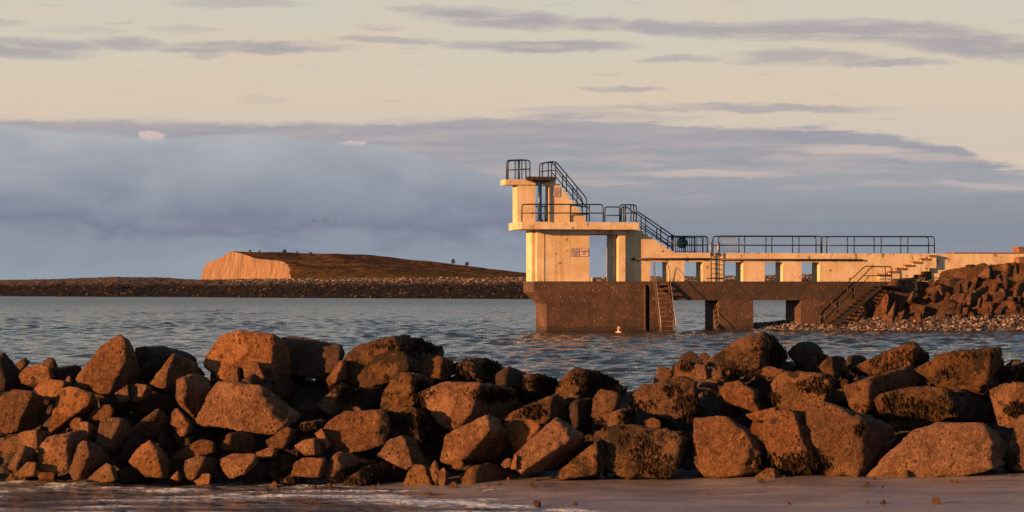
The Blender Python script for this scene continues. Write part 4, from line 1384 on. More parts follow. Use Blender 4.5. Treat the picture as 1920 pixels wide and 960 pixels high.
# letter = panel of the photograph; outline; ridge; kind
ROCKS = [
 ('A', [(378,290),(440,215),(505,135),(600,70),(640,95),(672,180),(705,270),(690,345),(570,380),(480,345),(395,315)], [(634,110),(636,200),(565,280),(552,370)], 'r'),
 ('A', [(-40,200),(15,158),(40,195),(60,240),(95,260),(140,350),(60,370),(-40,340)], [(0,200),(22,260),(20,340)], 'd'),
 ('A', [(92,280),(130,235),(200,218),(255,235),(275,290),(215,310),(165,335),(110,315)], [(252,238),(265,300)], 'r'),
 ('A', [(170,345),(215,295),(320,300),(370,330),(330,390),(260,410),(200,385)], [(325,305),(290,400)], 'r'),
 ('A', [(325,300),(345,275),(365,305),(350,325)], [(350,280),(352,320)], 's'),
 ('A', [(255,240),(400,223),(420,260),(390,320),(280,310)], [(262,245),(272,305)], 'd'),
 ('A', [(-60,420),(-10,390),(60,352),(165,362),(205,380),(215,470),(190,540),(60,580),(-60,560)], [(165,368),(112,440),(95,520)], 'r'),
 ('A', [(240,540),(262,450),(315,335),(400,340),(470,370),(495,430),(470,490),(350,530),(248,557)], [(465,376),(430,440),(340,490),(255,550)], 'r'),
 ('A', [(675,160),(800,133),(880,135),(960,170),(1020,205),(1025,270),(900,340),(760,330),(690,290)], [(720,155),(705,290)], 'd'),
 ('A', [(745,320),(790,270),(860,168),(940,190),(1010,240),(1030,290),(960,340),(880,360),(820,355)], [(862,172),(806,290),(828,348)], 'r'),
 ('A', [(880,300),(910,285),(1010,273),(1065,310),(1080,400),(1045,480),(980,505),(920,440),(880,400)], [(930,292),(912,380),(925,438)], 'r'),
 ('A', [(568,370),(640,320),(650,400),(600,425)], [(637,325),(640,400)], 's'),
 ('A', [(648,345),(680,322),(765,335),(755,380),(690,415),(655,405)], [(735,335),(700,405)], 's'),
 ('A', [(495,405),(560,380),(650,405),(665,465),(560,480),(505,445)], [(510,402),(518,445)], 'd'),
 ('A', [(650,430),(720,370),(800,350),(875,385),(870,455),(760,475),(690,460)], [(680,410),(690,455)], 'd'),
 ('A', [(420,490),(480,440),(545,418),(577,440),(565,490),(500,525),(440,512)], [(570,440),(545,500)], 's'),
 ('A', [(348,520),(370,490),(412,485),(418,520),(380,550),(353,545)], [(408,488),(398,545)], 's'),
 ('A', [(358,560),(400,510),(440,505),(498,560),(480,615),(415,612)], [(440,510),(445,600)], 's'),
 ('A', [(473,605),(510,490),(615,488),(655,540),(690,620),(610,680),(520,670),(478,635)], [(612,494),(572,570),(505,640)], 'r'),
 ('A', [(650,548),(720,490),(795,446),(855,500),(880,575),(800,610),(720,600)], [(792,452),(764,492),(680,545)], 'r'),
 ('A', [(862,452),(890,438),(965,520),(955,565),(900,580),(850,520)], [(884,442),(948,525),(925,570)], 's'),
 ('A', [(0,645),(20,605),(90,570),(180,548),(255,545),(275,605),(190,650),(80,650),(20,675)], [(182,552),(188,630)], 'r'),
 ('A', [(28,742),(60,690),(120,628),(182,650),(188,720),(95,765)], [(128,640),(80,745)], 's'),
 ('A', [(183,745),(190,640),(230,595),(330,573),(440,568),(450,630),(360,680),(335,745),(290,765),(200,765)], [(335,585),(333,735)], 'r'),
 ('A', [(338,745),(350,660),(400,608),(450,613),(525,650),(560,705),(530,770),(420,785),(358,792)], [(432,616),(416,690),(402,782)], 'r'),
 ('A', [(438,795),(530,713),(570,735),(595,800),(510,812)], [(550,718),(572,805)], 's'),
 ('A', [(72,775),(130,713),(188,720),(185,782),(110,790)], [(178,722),(172,782)], 's'),
 ('A', [(585,700),(640,590),(700,548),(775,590),(790,660),(700,715),(620,730)], [(640,595),(620,715)], 'd'),
 ('A', [(638,712),(690,640),(745,598),(805,640),(848,700),(838,795),(740,785),(680,748)], [(748,603),(772,690),(822,780)], 'r'),
 ('A', [(585,752),(640,723),(720,758),(775,802),(680,818),(605,808)], [(605,745),(622,805)], 'd'),
 ('A', [(785,595),(820,553),(872,590),(908,645),(850,660),(800,640)], [(815,560),(812,635)], 'd'),
 ('A', [(858,692),(900,650),(1010,593),(1072,608),(1085,655),(990,672),(900,698)], [(1064,612),(1062,655)], 's'),
 ('A', [(918,775),(925,700),(980,678),(1030,683),(1098,720),(1105,775),(1030,810),(940,800)], [(1024,688),(1000,735),(962,795)], 's'),
 ('A', [(848,793),(885,753),(922,792),(890,805)], [(888,756),(892,802)], 's'),
 ('A', [(968,803),(1000,763),(1058,770),(1053,818),(985,824)], [(1050,772),(1046,818)], 's'),
 ('A', [(905,595),(960,538),(1045,558),(1110,605),(1090,655),(960,640)], [(935,560),(945,635)], 'd'),
 ('A', [(1097,645),(1135,568),(1250,558),(1295,600),(1285,660),(1200,672)], [(1152,566),(1140,655)], 's'),
 ('A', [(848,812),(900,788),(955,800),(945,840),(870,840)], [(880,794),(885,838)], 'd'),
 ('B', [(66,192),(130,90),(180,66),(310,58),(400,66),(475,130),(505,200),(485,290),(300,300),(150,300),(60,240)], [(408,72),(402,180),(392,290)], 'r'),
 ('B', [(420,90),(560,90),(640,118),(742,128),(757,185),(720,255),(640,300),(500,270),(430,180)], [(744,136),(728,245)], 'd'),
 ('B', [(178,283),(215,228),(242,238),(245,312),(190,322)], [(228,233),(234,312)], 's'),
 ('B', [(248,228),(300,202),(332,213),(373,300),(335,328),(262,292)], [(326,214),(366,305)], 's'),
 ('B', [(235,315),(370,243),(485,268),(530,350),(490,450),(300,430)], [(290,290),(300,420)], 'd'),
 ('B', [(8,522),(40,450),(80,380),(120,325),(220,318),(330,328),(425,380),(525,450),(548,515),(475,555),(380,578),(240,530),(60,500)], [(330,345),(395,455),(468,545)], 'r'),
 ('B', [(15,525),(60,468),(110,458),(165,510),(158,590),(80,600)], [(55,478),(62,590)], 'd'),
 ('B', [(165,535),(230,503),(330,518),(378,572),(300,610),(190,610)], [(200,525),(205,605)], 'd'),
 ('B', [(668,303),(740,203),(770,193),(780,290),(745,335),(690,335)], [(764,198),(718,310)], 's'),
 ('B', [(766,200),(830,128),(900,113),(1000,83),(1120,88),(1220,103),(1272,160),(1285,195),(1170,240),(1090,265),(960,315),(850,342),(768,305)], [(1010,90),(1062,190),(1088,258)], 'w'),
 ('C', [(166,235),(200,193),(255,180),(300,190),(385,222),(370,265),(262,308),(200,292)], [(292,190),(282,300)], 'r'),
 ('B', [(943,435),(960,360),(1010,280),(1060,253),(1130,263),(1205,300),(1170,410),(1080,455),(980,460)], [(1100,262),(1105,440)], 'w'),
 ('B', [(615,425),(680,370),(760,323),(845,340),(840,430),(760,478),(690,475)], [(715,352),(708,470)], 'w'),
 ('B', [(825,345),(965,330),(960,440),(870,460)], [(850,345),(870,450)], 'd'),
 ('B', [(658,543),(690,490),(760,453),(870,470),(980,448),(995,560),(965,625),(880,648),(800,655),(720,664),(688,622)], [(974,455),(978,600)], 'r'),
 ('B', [(803,440),(830,427),(868,480),(850,505)], [(834,430),(858,492)], 's'),
 ('B', [(978,485),(1050,428),(1130,448),(1222,500),(1245,545),(1185,590),(1080,600),(990,590)], [(1120,448),(1130,590)], 'w'),
 ('B', [(938,668),(980,600),(1040,578),(1120,598),(1195,690),(1188,738),(1072,745),(990,704)], [(1048,584),(1060,690),(1088,738)], 'r'),
 ('B', [(508,628),(560,600),(620,588),(665,640),(645,672),(560,676)], [(612,594),(604,670)], 's'),
 ('B', [(612,567),(650,538),(695,610),(662,650)], [(654,545),(682,628)], 's'),
 ('B', [(658,783),(680,710),(710,670),(800,668),(875,690),(930,725),(860,800),(750,808),(680,795)], [(716,674),(746,740),(700,795)], 'r'),
 ('B', [(498,775),(510,710),(560,688),(665,688),(690,745),(650,782)], [(655,694),(640,778)], 's'),
 ('B', [(252,803),(310,743),(372,748),(408,800),(388,838),(290,842)], [(314,746),(296,838)], 'd'),
 ('B', [(383,838),(410,803),(432,815),(428,848)], [(424,810),(424,846)], 's'),
 ('B', [(133,700),(200,668),(310,668),(335,712),(265,768),(190,795),(148,745)], [(322,684),(255,775)], 's'),
 ('B', [(368,603),(470,533),(525,545),(500,605),(455,648),(390,648)], [(500,545),(455,640)], 's'),
 ('B', [(498,593),(540,520),(590,508),(695,488),(690,545),(610,590),(530,605)], [(610,506),(600,590)], 'w'),
 ('B', [(318,663),(380,638),(418,640),(405,690),(330,695)], [(412,642),(400,690)], 's'),
 ('B', [(448,803),(500,773),(562,778),(580,822),(520,845),(460,840)], [(500,775),(500,842)], 'w'),
 ('B', [(755,825),(800,770),(880,720),(960,698),(1045,720),(1068,795),(1000,828),(850,836)], [(830,752),(830,830)], 'w'),
 ('B', [(1056,825),(1080,760),(1110,720),(1160,723),(1200,770),(1225,835),(1130,842)], [(1160,726),(1205,832)], 'r'),
 ('B', [(1188,740),(1215,698),(1232,718),(1245,795),(1228,838),(1200,795)], [(1222,705),(1226,830)], 's'),
 ('B', [(1217,803),(1225,763),(1255,740),(1283,765),(1275,825),(1235,838)], [(1268,752),(1264,832)], 's'),
 ('B', [(375,765),(460,738),(490,795),(420,810)], [(410,755),(415,805)], 'd'),
 ('B', [(425,682),(500,668),(518,745),(440,758)], [(450,678),(455,752)], 'd'),
 ('B', [(520,445),(640,428),(710,485),(560,515)], [(560,440),(570,510)], 'd'),
 ('C', [(375,225),(480,188),(560,203),(645,250),(630,310),(540,322),(430,275)], [(420,212),(440,275)], 'w'),
 ('C', [(558,313),(560,265),(590,250),(625,226),(662,245),(725,280),(768,335),(710,410),(620,340)], [(604,245),(606,325)], 'd'),
 ('C', [(695,285),(780,273),(875,300),(880,380),(800,395),(720,365)], [(725,282),(735,365)], 'w'),
 ('C', [(198,352),(240,333),(400,338),(540,318),(655,338),(690,425),(610,490),(490,475),(420,495),(330,558),(278,522),(230,440)], [(460,335),(445,400),(425,488)], 'r'),
 ('C', [(285,325),(400,248),(485,258),(548,312),(420,345)], [(345,285),(370,340)], 'd'),
 ('C', [(278,705),(300,600),(380,540),(490,485),(575,498),(618,560),(630,645),(550,700),(400,700),(325,725)], [(512,489),(530,560),(470,630),(400,700)], 'r'),
 ('C', [(588,522),(660,493),(740,498),(795,540),(785,590),(720,610),(660,660),(618,605)], [(775,520),(722,605)], 'r'),
 ('C', [(598,503),(720,430),(850,373),(938,410),(950,490),(800,520),(740,500),(660,508)], [(846,378),(822,490)], 'w'),
 ('C', [(648,663),(720,600),(800,560),(890,501),(955,530),(1008,590),(970,660),(860,730),(680,768),(650,722)], [(902,508),(930,600),(830,625),(695,700)], 'r'),
 ('C', [(628,745),(655,668),(678,688),(668,750)], [(662,674),(660,748)], 's'),
 ('C', [(581,722),(610,693),(642,690),(645,735),(600,744)], [(636,692),(634,738)], 's'),
 ('C', [(382,795),(440,723),(560,718),(655,750),(708,795),(600,828),(450,846),(393,835)], [(452,724),(432,800),(452,840)], 'r'),
 ('C', [(588,853),(595,813),(640,813),(658,840),(642,862)], [(640,816),(640,858)], 's'),
 ('C', [(852,374),(890,290),(940,248),(1010,243),(1130,268),(1188,322),(1110,372),(1040,410),(930,416),(868,394)], [(1000,246),(968,408)], 'w'),
 ('C', [(1038,485),(1045,390),(1080,343),(1172,363),(1192,402),(1168,450),(1070,498)], [(1172,368),(1152,455)], 'r'),
 ('C', [(930,405),(1045,385),(1068,490),(1058,570),(950,550),(915,445)], [(960,402),(970,545)], 'd'),
 ('C', [(1042,565),(1060,500),(1140,458),(1195,441),(1245,450),(1248,530),(1165,570),(1080,585)], [(1196,446),(1192,540)], 'r'),
 ('C', [(326,725),(380,698),(415,732),(360,748)], [(396,712),(390,740)], 's'),
 ('D', [(82,605),(130,573),(200,550),(280,522),(330,538),(480,550),(555,585),(552,650),(515,700),(475,785),(330,800),(200,790),(128,735),(78,665)], [(525,566),(500,660),(480,780)], 'w'),
 ('C', [(856,805),(880,750),(960,690),(1040,640),(1070,600),(1110,640),(1090,775),(960,790)], [(1066,612),(1062,775)], 'w'),
 ('D', [(583,500),(600,488),(680,498),(770,483),(835,530),(905,600),(968,665),(990,705),(970,785),(860,795),(640,785),(598,722),(592,640),(583,560)], [(800,505),(870,620),(905,785)], 'r'),
 ('D', [(252,413),(310,345),(400,313),(480,312),(530,278),(592,288),(605,350),(598,430),(565,480),(480,498),(400,480),(300,448)], [(592,298),(588,420)], 'w'),
 ('D', [(322,514),(380,488),(428,510),(425,545),(340,545)], [(422,508),(418,545)], 's'),
 ('D', [(656,198),(760,128),(850,78),(930,53),(992,80),(1055,160),(1068,210),(970,250),(880,260),(780,235)], [(930,62),(922,160),(905,252)], 'w'),
 ('D', [(1055,175),(1110,113),(1180,106),(1232,135),(1245,185),(1185,215),(1100,228)], [(1085,140),(1095,222)], 'd'),
 ('D', [(486,285),(500,220),(530,203),(592,218),(588,278)], [(584,222),(576,276)], 's'),
 ('D', [(552,280),(600,218),(652,233),(688,285),(600,298)], [(644,233),(652,290)], 's'),
 ('D', [(606,334),(650,298),(715,308),(706,342)], [(706,310),(696,340)], 's'),
 ('D', [(720,362),(740,308),(790,303),(870,343),(1004,400),(1008,445),(915,472),(830,438),(750,405)], [(880,350),(915,466)], 'r'),
 ('D', [(696,454),(740,423),(800,428),(848,472),(785,498),(710,488)], [(735,430),(740,490)], 'd'),
 ('D', [(856,484),(930,453),(1015,433),(985,500),(890,510)], [(1000,440),(970,500)], 's'),
 ('D', [(918,592),(930,520),(980,460),(1040,438),(1112,458),(1155,490),(1165,640),(1215,700),(1230,768),(1100,776),(1030,745),(995,685),(945,640)], [(1080,448),(1130,560),(1165,765)], 'r'),
 ('E', [(12,322),(40,280),(180,258),(312,268),(336,332),(290,410),(195,478),(100,448),(38,412)], [(305,275),(278,420)], 'w'),
 ('D', [(892,263),(950,233),(1000,238),(1068,260),(990,290)], [(1050,252),(1000,284)], 's'),
 ('E', [(183,482),(210,425),(270,410),(340,423),(430,468),(510,498),(605,520),(636,590),(570,690),(495,750),(462,785),(380,785),(268,775),(226,680),(183,620)], [(490,500),(472,640),(458,780)], 'r'),
 ('E', [(478,775),(560,700),(650,610),(740,548),(820,518),(940,503),(1060,508),(1135,545),(1188,620),(1198,745),(1112,766),(900,776),(640,790),(500,790)], [(1062,514),(1096,620),(1102,758)], 'r'),
 ('E', [(533,402),(560,373),(680,338),(800,328),(882,333),(988,400),(950,500),(830,520),(700,560),(636,555),(588,492),(543,442)], [(884,340),(932,485)], 'w'),
 ('E', [(373,332),(480,298),(560,283),(700,233),(762,223),(806,300),(780,350),(600,400),(530,450),(480,475),(413,448)], [(506,305),(502,455)], 'r'),
 ('E', [(768,228),(810,203),(900,188),(1000,158),(1090,133),(1167,123),(1174,180),(1158,300),(1125,410),(1060,352),(900,342),(828,295)], [(1122,136),(1062,342)], 'w'),
 ('E', [(910,350),(1065,338),(1120,405),(1090,520),(960,505)], [(950,348),(975,500)], 'd'),
 ('E', [(1108,352),(1180,318),(1280,316),(1350,330),(1350,490),(1260,512),(1200,538),(1150,528),(1146,440)], [(1335,328),(1325,490)], 'r'),
 ('E', [(1136,314),(1190,248),(1270,213),(1345,213),(1345,305),(1250,320)], [(1230,232),(1230,315)], 'w'),
 ('E', [(1183,684),(1220,580),(1270,478),(1345,468),(1345,745),(1230,760),(1193,705)], [(1335,490),(1335,740)], 'r'),
 ('E', [(436,245),(560,178),(640,143),(720,108),(792,150),(806,195),(730,240),(600,262),(500,270)], [(745,124),(710,240)], 'w'),
 ('E', [(376,235),(400,178),(470,173),(514,205),(468,248)], [(410,182),(415,240)], 'd'),
 ('E', [(246,233),(300,183),(384,178),(396,255),(335,298),(278,266)], [(312,184),(332,285)], 'w'),
 ('E', [(1085,435),(1142,418),(1156,516),(1090,510)], [(1105,432),(1108,508)], 'd'),
 ('E', [(640,790),(690,745),(718,785)], [(692,750),(700,788)], 's'),
 ('E', [(826,785),(842,750),(884,782)], [(846,755),(852,784)], 's'),
 ('E', [(-70,785),(0,738),(60,758),(86,795),(0,800)], [(30,750),(40,796)], 's'),
]

LABELS = {
 0: 'large pointed boulder with a smooth sunlit face leaning on the crest of the groyne',
 6: 'big block half cut off by the heap end with a broad sunlit face',
 7: 'tilted slab-faced boulder with a pale upper edge below the pointed one',
 38: 'massive flat-topped boulder capping the left half of the groyne crest',
 39: 'broad layered slab beside the massive flat-topped boulder on the crest',
 43: 'wide overhanging boulder with a lit underside in the middle of the heap',
 47: 'huge rounded boulder with dark weed over its top on the crest',
 52: 'large blocky boulder with a flat pitted face below the huge rounded one',
 78: 'long wedge-shaped boulder resting across the middle of the heap',
 80: 'round-shouldered boulder with an oval pitted top above the sand edge',
 83: 'angular boulder with a sharp diagonal edge and a dark hollow beneath',
 96: 'broad boulder on the sand with a wide streak of black weed down its face',
 98: 'square-shouldered pale boulder standing upright on the sand beside the weed-streaked one',
 99: 'boulder with a scalloped top and a weedy lower edge above the weed-streaked one',
 101: 'highest pointed boulder with a black weedy side below the pier pillar',
 102: 'smooth dark rounded boulder on the crest next to the highest weedy one',
 106: 'rounded loaf-shaped boulder lying tilted in the upper heap',
 109: 'egg-shaped pitted boulder standing on the sand between two large blocks',
 110: 'boulder with a yellowish weathered hollow in its face',
 112: 'tall pitted boulder with a sharply shaded side standing on the sand',
 113: 'longest low boulder with a smooth sloping back lying on the sand',
 114: 'craggy weed-covered boulder resting on the longest low one',
 115: 'angular boulder with a bright end face under the weedy crest',
 116: 'upturned wedge boulder with a sheer dark side on the crest',
 120: 'large smooth boulder at the sand edge beyond the longest low one',
}
ANCHOR = {0: 'pointed boulder', 6: 'big cut-off block', 7: 'tilted slab-faced boulder', 38: 'massive flat-topped boulder', 39: 'layered crest slab',
          43: 'wide overhanging boulder', 47: 'huge rounded weedy boulder', 52: 'large flat-faced block', 78: 'long wedge boulder',
          80: 'round-shouldered boulder', 83: 'diagonal-edged boulder', 96: 'weed-streaked boulder', 98: 'square-shouldered boulder',
          101: 'highest weedy boulder', 109: 'egg-shaped boulder', 112: 'tall pitted boulder', 113: 'longest low boulder', 116: 'upturned wedge boulder'}
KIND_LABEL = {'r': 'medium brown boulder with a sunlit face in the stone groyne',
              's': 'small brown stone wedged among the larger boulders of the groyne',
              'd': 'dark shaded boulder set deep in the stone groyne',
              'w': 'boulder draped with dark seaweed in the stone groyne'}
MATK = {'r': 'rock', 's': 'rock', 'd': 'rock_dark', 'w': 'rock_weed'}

for i, (pl, outl, ridge, kind) in enumerate(ROCKS):
    ys = [pan(pl, *p)[1] for p in outl]
    xs_ = [pan(pl, *p)[0] for p in outl]
    yb = max(ys)
    h = yb - min(ys)
    dist = 33.1 + max(0.0, 888 - yb) * 0.0155 + (0.45 if kind == 'd' else 0.0) - (0.12 if kind == 's' else 0.0)
    wide = max(xs_) - min(xs_)
    pts, wpx, hpx = traced(pl, outl, ridge, dist - (0.25 if wide > 200 else 0.0), kL=0.2 if wide > 90 else 0.34)
    lvl = 5 if wpx * hpx > 6000 else (4 if wpx * hpx > 700 else 3)
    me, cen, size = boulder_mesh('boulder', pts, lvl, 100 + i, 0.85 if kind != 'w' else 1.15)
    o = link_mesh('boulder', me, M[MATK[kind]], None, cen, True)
    if i in LABELS:
        tag(o, LABELS[i], 'boulder')
    else:
        cx_, cy_ = sum(xs_) / len(xs_), sum(ys) / len(ys)
        best = None
        for ai, an_ in ANCHOR.items():
            q = [pan(ROCKS[ai][0], *p) for p in ROCKS[ai][1]]
            ax_, ay_ = sum(p[0] for p in q) / len(q), sum(p[1] for p in q) / len(q)
            dq = math.hypot(cx_ - ax_, cy_ - ay_)
            if best is None or dq < best[0]:
                best = (dq, an_, cy_ - ay_, cx_ - ax_)
        rel = 'below the' if best[2] > 0.7 * abs(best[3]) else ('above the' if best[2] < -0.7 * abs(best[3]) else
              ('beside the shaded end of the' if best[3] > 0 else 'beside the sunlit end of the'))
        asp = wpx / hpx
        shp = 'long low' if asp > 1.7 else ('upright' if asp < 0.85 else ('squat' if asp > 1.25 else 'blocky'))
        what = {'r': 'sunlit brown boulder', 's': 'small brown stone', 'd': 'dark shaded boulder', 'w': 'weed-draped boulder'}[kind]
        tag(o, '%s %s %s %s' % (shp, what, rel, best[1]), 'boulder', {'r': 'sunlit boulders of the groyne', 's': 'small stones of the groyne',
                                              'd': 'shaded boulders of the groyne', 'w': 'weedy boulders of the groyne'}[kind])
    BLD.append((o, cen, kind))


# rubble core under the boulders
def core_z(x, y):
    crest = np.interp(x, [-20, -0.3, 0.3, 2.4, 2.9, 20], [1.38, 1.38, 1.12, 1.12, 1.5, 1.5]) + 0.06 * np.sin(x * 2.9)
    f = np.clip((y - 33.7) / 3.4, 0, 1)
    b = np.clip((42.5 - y) / 4.0, 0, 1)
    return -0.35 + (crest + 0.35) * np.minimum(f, b) ** 0.85


gx, gy = np.meshgrid(np.linspace(-13, 14, 300), np.linspace(33.4, 42.8, 110))
gz = core_z(gx, gy) - 0.08 + 0.30 * fbm(np.stack([gx.ravel() * 3.4, gy.ravel() * 3.4, 0 * gx.ravel()], -1), 4, 41, 0.6).reshape(gx.shape)
core = link_mesh('rubble_mound', grid_mesh('rubble_mound', gx, gy, gz), M['core'])
core['kind'] = 'structure'
core.data.polygons.foreach_set('use_smooth', np.zeros(len(core.data.polygons), dtype=bool))

# loose filling stones between and behind the big ones
FILL = []
for k in range(5):
    pts = [Vector((random.gauss(0, 1), random.gauss(0, 1), random.gauss(0, .8))).normalized() * (0.8 + 0.3 * random.random()) for _ in range(11)]
    me, cen, size = boulder_mesh('filling_stone', pts, 3, 900 + k, 1.0, 40)
    me.polygons.foreach_set('use_smooth', np.ones(len(me.polygons), dtype=bool))
    me.materials.append(M['rock_dark'] if k % 2 else M['rock'])
    FILL.append(me)


def fill_stone(x, y, z, s, label, grp, name='filling_stone'):
    o = bpy.data.objects.new(name, random.choice(FILL))
    o.location = (x, y, z)
    o.rotation_euler = (random.random() * 6.28, random.random() * 6.28, random.random() * 6.28)
    o.scale = (s, s * random.uniform(.7, 1.0), s * random.uniform(.6, .9))
    COL.objects.link(o)
    tag(o, label, 'stone', grp)
    return o


for k in range(290):
    x = random.uniform(-9.2, 9.2)
    y = random.uniform(33.75, 37.6) if k < 230 else random.uniform(36.2, 37.6)
    s = random.uniform(0.07, 0.24)
    fill_stone(x, y, float(core_z(np.array(x), np.array(y))) + 0.55 * s, s, 'small filling stone in the gaps between the groyne boulders', 'filling stones of the groyne')
for k in range(46):
    x = random.uniform(-11, 11)
    y = random.uniform(37.8, 41.5)
    s = random.uniform(0.3, 0.6)
    fill_stone(x, y, float(core_z(np.array(x), np.array(y))) - 0.05, s, 'rough stone on the seaward side of the groyne', 'stones on the seaward side')
for k in range(44):
    x = random.choice((-1, 1)) * random.uniform(8.4, 12.6)
    y = random.uniform(33.9, 37.6)
    s = random.uniform(0.28, 0.5)
    fill_stone(x, y, float(core_z(np.array(x), np.array(y))) + 0.1, s, 'rough stone on the outer ends of the groyne', 'stones on the outer ends')
# stones lying on the wet sand
for k in range(64):
    px = random.choice([random.uniform(930, 1150), random.uniform(1000, 1480), random.uniform(480, 960), random.uniform(1400, 1900)])
    py = random.uniform(889, 912) if k < 50 else random.uniform(912, 948)
    d = FPX * (CZ - 0.08) / (py - HY)
    x = (px - 960) / FPX * d
    s = random.uniform(0.018, 0.055) if random.random() < .8 else random.uniform(.06, .09)
    fill_stone(x, d, float(sand_z(np.array(x), np.array(d))) + s * 0.3, s, 'little stone lying loose on the wet sand below the groyne', 'stones on the wet sand', 'beach_stone')

# ------------------------------------------------------------------ seaweed hanging on the stones
WEED = [('C', 480, 225, 120, 40), ('C', 800, 310, 90, 55), ('C', 1090, 290, 100, 42), ('C', 560, 360, 140, 35), ('C', 740, 450, 60, 40), ('C', 1085, 515, 30, 28), ('C', 1210, 500, 40, 60),
        ('D', 340, 640, 62, 105), ('D', 420, 720, 70, 60), ('D', 1000, 130, 66, 85), ('D', 920, 110, 40, 60), ('D', 560, 215, 40, 25), ('D', 800, 245, 130, 35), ('D', 480, 335, 50, 22), ('D', 570, 430, 90, 60),
        ('D', 340, 415, 60, 18), ('D', 960, 390, 60, 45), ('D', 940, 700, 55, 55), ('D', 1170, 690, 50, 55), ('D', 240, 590, 30, 20), ('D', 60, 300, 110, 40), ('D', 260, 470, 30, 40),
        ('E', 650, 190, 160, 60), ('E', 480, 270, 110, 35), ('E', 1230, 265, 90, 50), ('E', 900, 255, 45, 35), ('E', 740, 440, 170, 60), ('E', 620, 380, 60, 40), ('E', 900, 380, 60, 40), ('E', 240, 320, 90, 45), ('E', 150, 700, 100, 50),
        ('E', 290, 700, 28, 35), ('E', 460, 540, 28, 38), ('E', 1010, 165, 150, 22), ('E', 460, 440, 40, 25), ('E', 1215, 700, 30, 45), ('E', 1240, 440, 50, 40),
        ('B', 900, 770, 150, 60), ('B', 1150, 130, 120, 40), ('B', 980, 120, 80, 25), ('B', 770, 345, 90, 40), ('B', 1100, 500, 100, 50), ('B', 1190, 610, 60, 60), ('B', 580, 535, 60, 25), ('B', 500, 800, 50, 25), ('B', 1150, 350, 50, 60)]
WE = [(pan(p, x, y), rx / 2.6667, ry / 2.6667) for p, x, y, rx, ry in WEED]
for o, cen, kind in BLD:
    me = o.data
    nv_ = len(me.vertices)
    co = np.empty(nv_ * 3, dtype=np.float32)
    me.vertices.foreach_get('co', co)
    co = co.reshape(-1, 3)
    no = np.empty(nv_ * 3, dtype=np.float32)
    me.vertices.foreach_get('normal', no)
    no = no.reshape(-1, 3)
    W = co + cen[None]
    px = 960 + W[:, 0] / W[:, 1] * FPX
    py = HY - (W[:, 2] - CZ) / W[:, 1] * FPX
    sel = np.zeros(nv_, bool)
    for (cx_, cy_), rx, ry in WE:
        q = ((px - cx_) / rx) ** 2 + ((py - cy_) / ry) ** 2
        sel |= q < (0.65 + 0.6 * rng.random(nv_))
    sel &= (no[:, 1] < 0.35)
    idx = np.nonzero(sel)[0]
    if len(idx) < 6:
        continue
    area = np.mean(np.linalg.norm(co, axis=1)) ** 2 * 12.5 / nv_
    want = int(min(len(idx) * area * 6000, 1500))
    pick = rng.choice(idx, want)
    base = co[pick] + rng.normal(0, 0.012, (want, 3))
    nn = no[pick]
    Ln = 0.03 + 0.11 * rng.random(want) ** 1.8
    jit = rng.normal(0, 0.35, (want, 3))
    d1 = nn * 0.30 + jit * 0.6 + np.array([0, 0, -0.45])
    d2 = nn * 0.12 + jit * 0.4 + np.array([0, 0, -0.9])
    sd_ = np.cross(d1 + d2, rng.normal(0, 1, (want, 3)))
    sd_ /= np.linalg.norm(sd_, axis=1)[:, None] + 1e-6
    wd_ = (0.004 + 0.010 * rng.random(want))[:, None]
    p1 = base + d1 * (Ln * 0.42)[:, None]
    p2 = p1 + d2 * (Ln * 0.75)[:, None]
    V = np.stack([base - sd_ * wd_, base + sd_ * wd_, p1 + sd_ * wd_, p1 - sd_ * wd_, p2], 1).reshape(-1, 3)
    b5 = 5 * np.arange(want)
    F = np.concatenate([np.stack([b5, b5 + 1, b5 + 2], -1), np.stack([b5, b5 + 2, b5 + 3], -1), np.stack([b5 + 3, b5 + 2, b5 + 4], -1)])
    s = link_mesh('seaweed', mesh_np('seaweed', V, F), M['weed'], o)
    s['kind'] = 'stuff'

# ================================================================== rock outcrop and pebble beach at the landward end
gu, gw = np.meshgrid(np.linspace(U(1395, BF), U(2080, BF), 150), np.linspace(9.0, -6.0, 90))
prof = np.zeros_like(gu)
xpx = 960 + FPX * (OX + gu * CT + 1.5 * SN) / (OY + gu * SN - 1.5 * CT)
shore_w = np.interp(xpx, [1380, 1420, 1540, 1700, 1920, 2080], [0.6, 1.2, 2.2, 4.2, 6.3, 7.0])
zin = np.interp(xpx, [1380, 1420, 1540, 1650, 1920, 2080], [0.12, 0.25, 0.62, 0.85, 1.0, 1.1])
prof = np.clip((shore_w - gw) / 3.0, -1.5, 1.0)
prof = np.where(prof > 0, prof * zin, prof * 0.4)
prof += 0.06 * fbm(np.stack([gu.ravel() * 1.2, gw.ravel() * 1.2, 0 * gu.ravel()], -1), 4, 51).reshape(gu.shape)
bx = OX + gu * CT + gw * SN
by = OY + gu * SN - gw * CT
M['shingle'] = mat_simple('shingle_bed', (0.0814, 0.0577, 0.0459), 0.85, 0.0, 0.4, 2.5, 0.6)
pb_ = link_mesh('pebble_beach', grid_mesh('pebble_beach', bx, by, prof), M['shingle'])
pb_['kind'] = 'structure'
n = 8800
ii = rng.integers(0, 90, n * 3)
jj = rng.integers(0, 150, n * 3)
zz = prof[ii, jj]
ok = (zz > -0.04) & (gw[ii, jj] > -3.4)
ii, jj = ii[ok][:n], jj[ok][:n]
n = len(ii)
uu = gu[ii, jj] + rng.normal(0, .12, n)
ww = gw[ii, jj] + rng.normal(0, .08, n)
P3 = np.stack([OX + uu * CT + ww * SN, OY + uu * SN - ww * CT, prof[ii, jj] + 0.02], -1)
o = rock_cloud('pebbles', P3, 0.04 + 0.13 * rng.random(n) ** 2.2, M['pebble'], 6)
tag(o, 'mixed pale and dark pebbles below the rock outcrop beside the pier', 'pebbles')

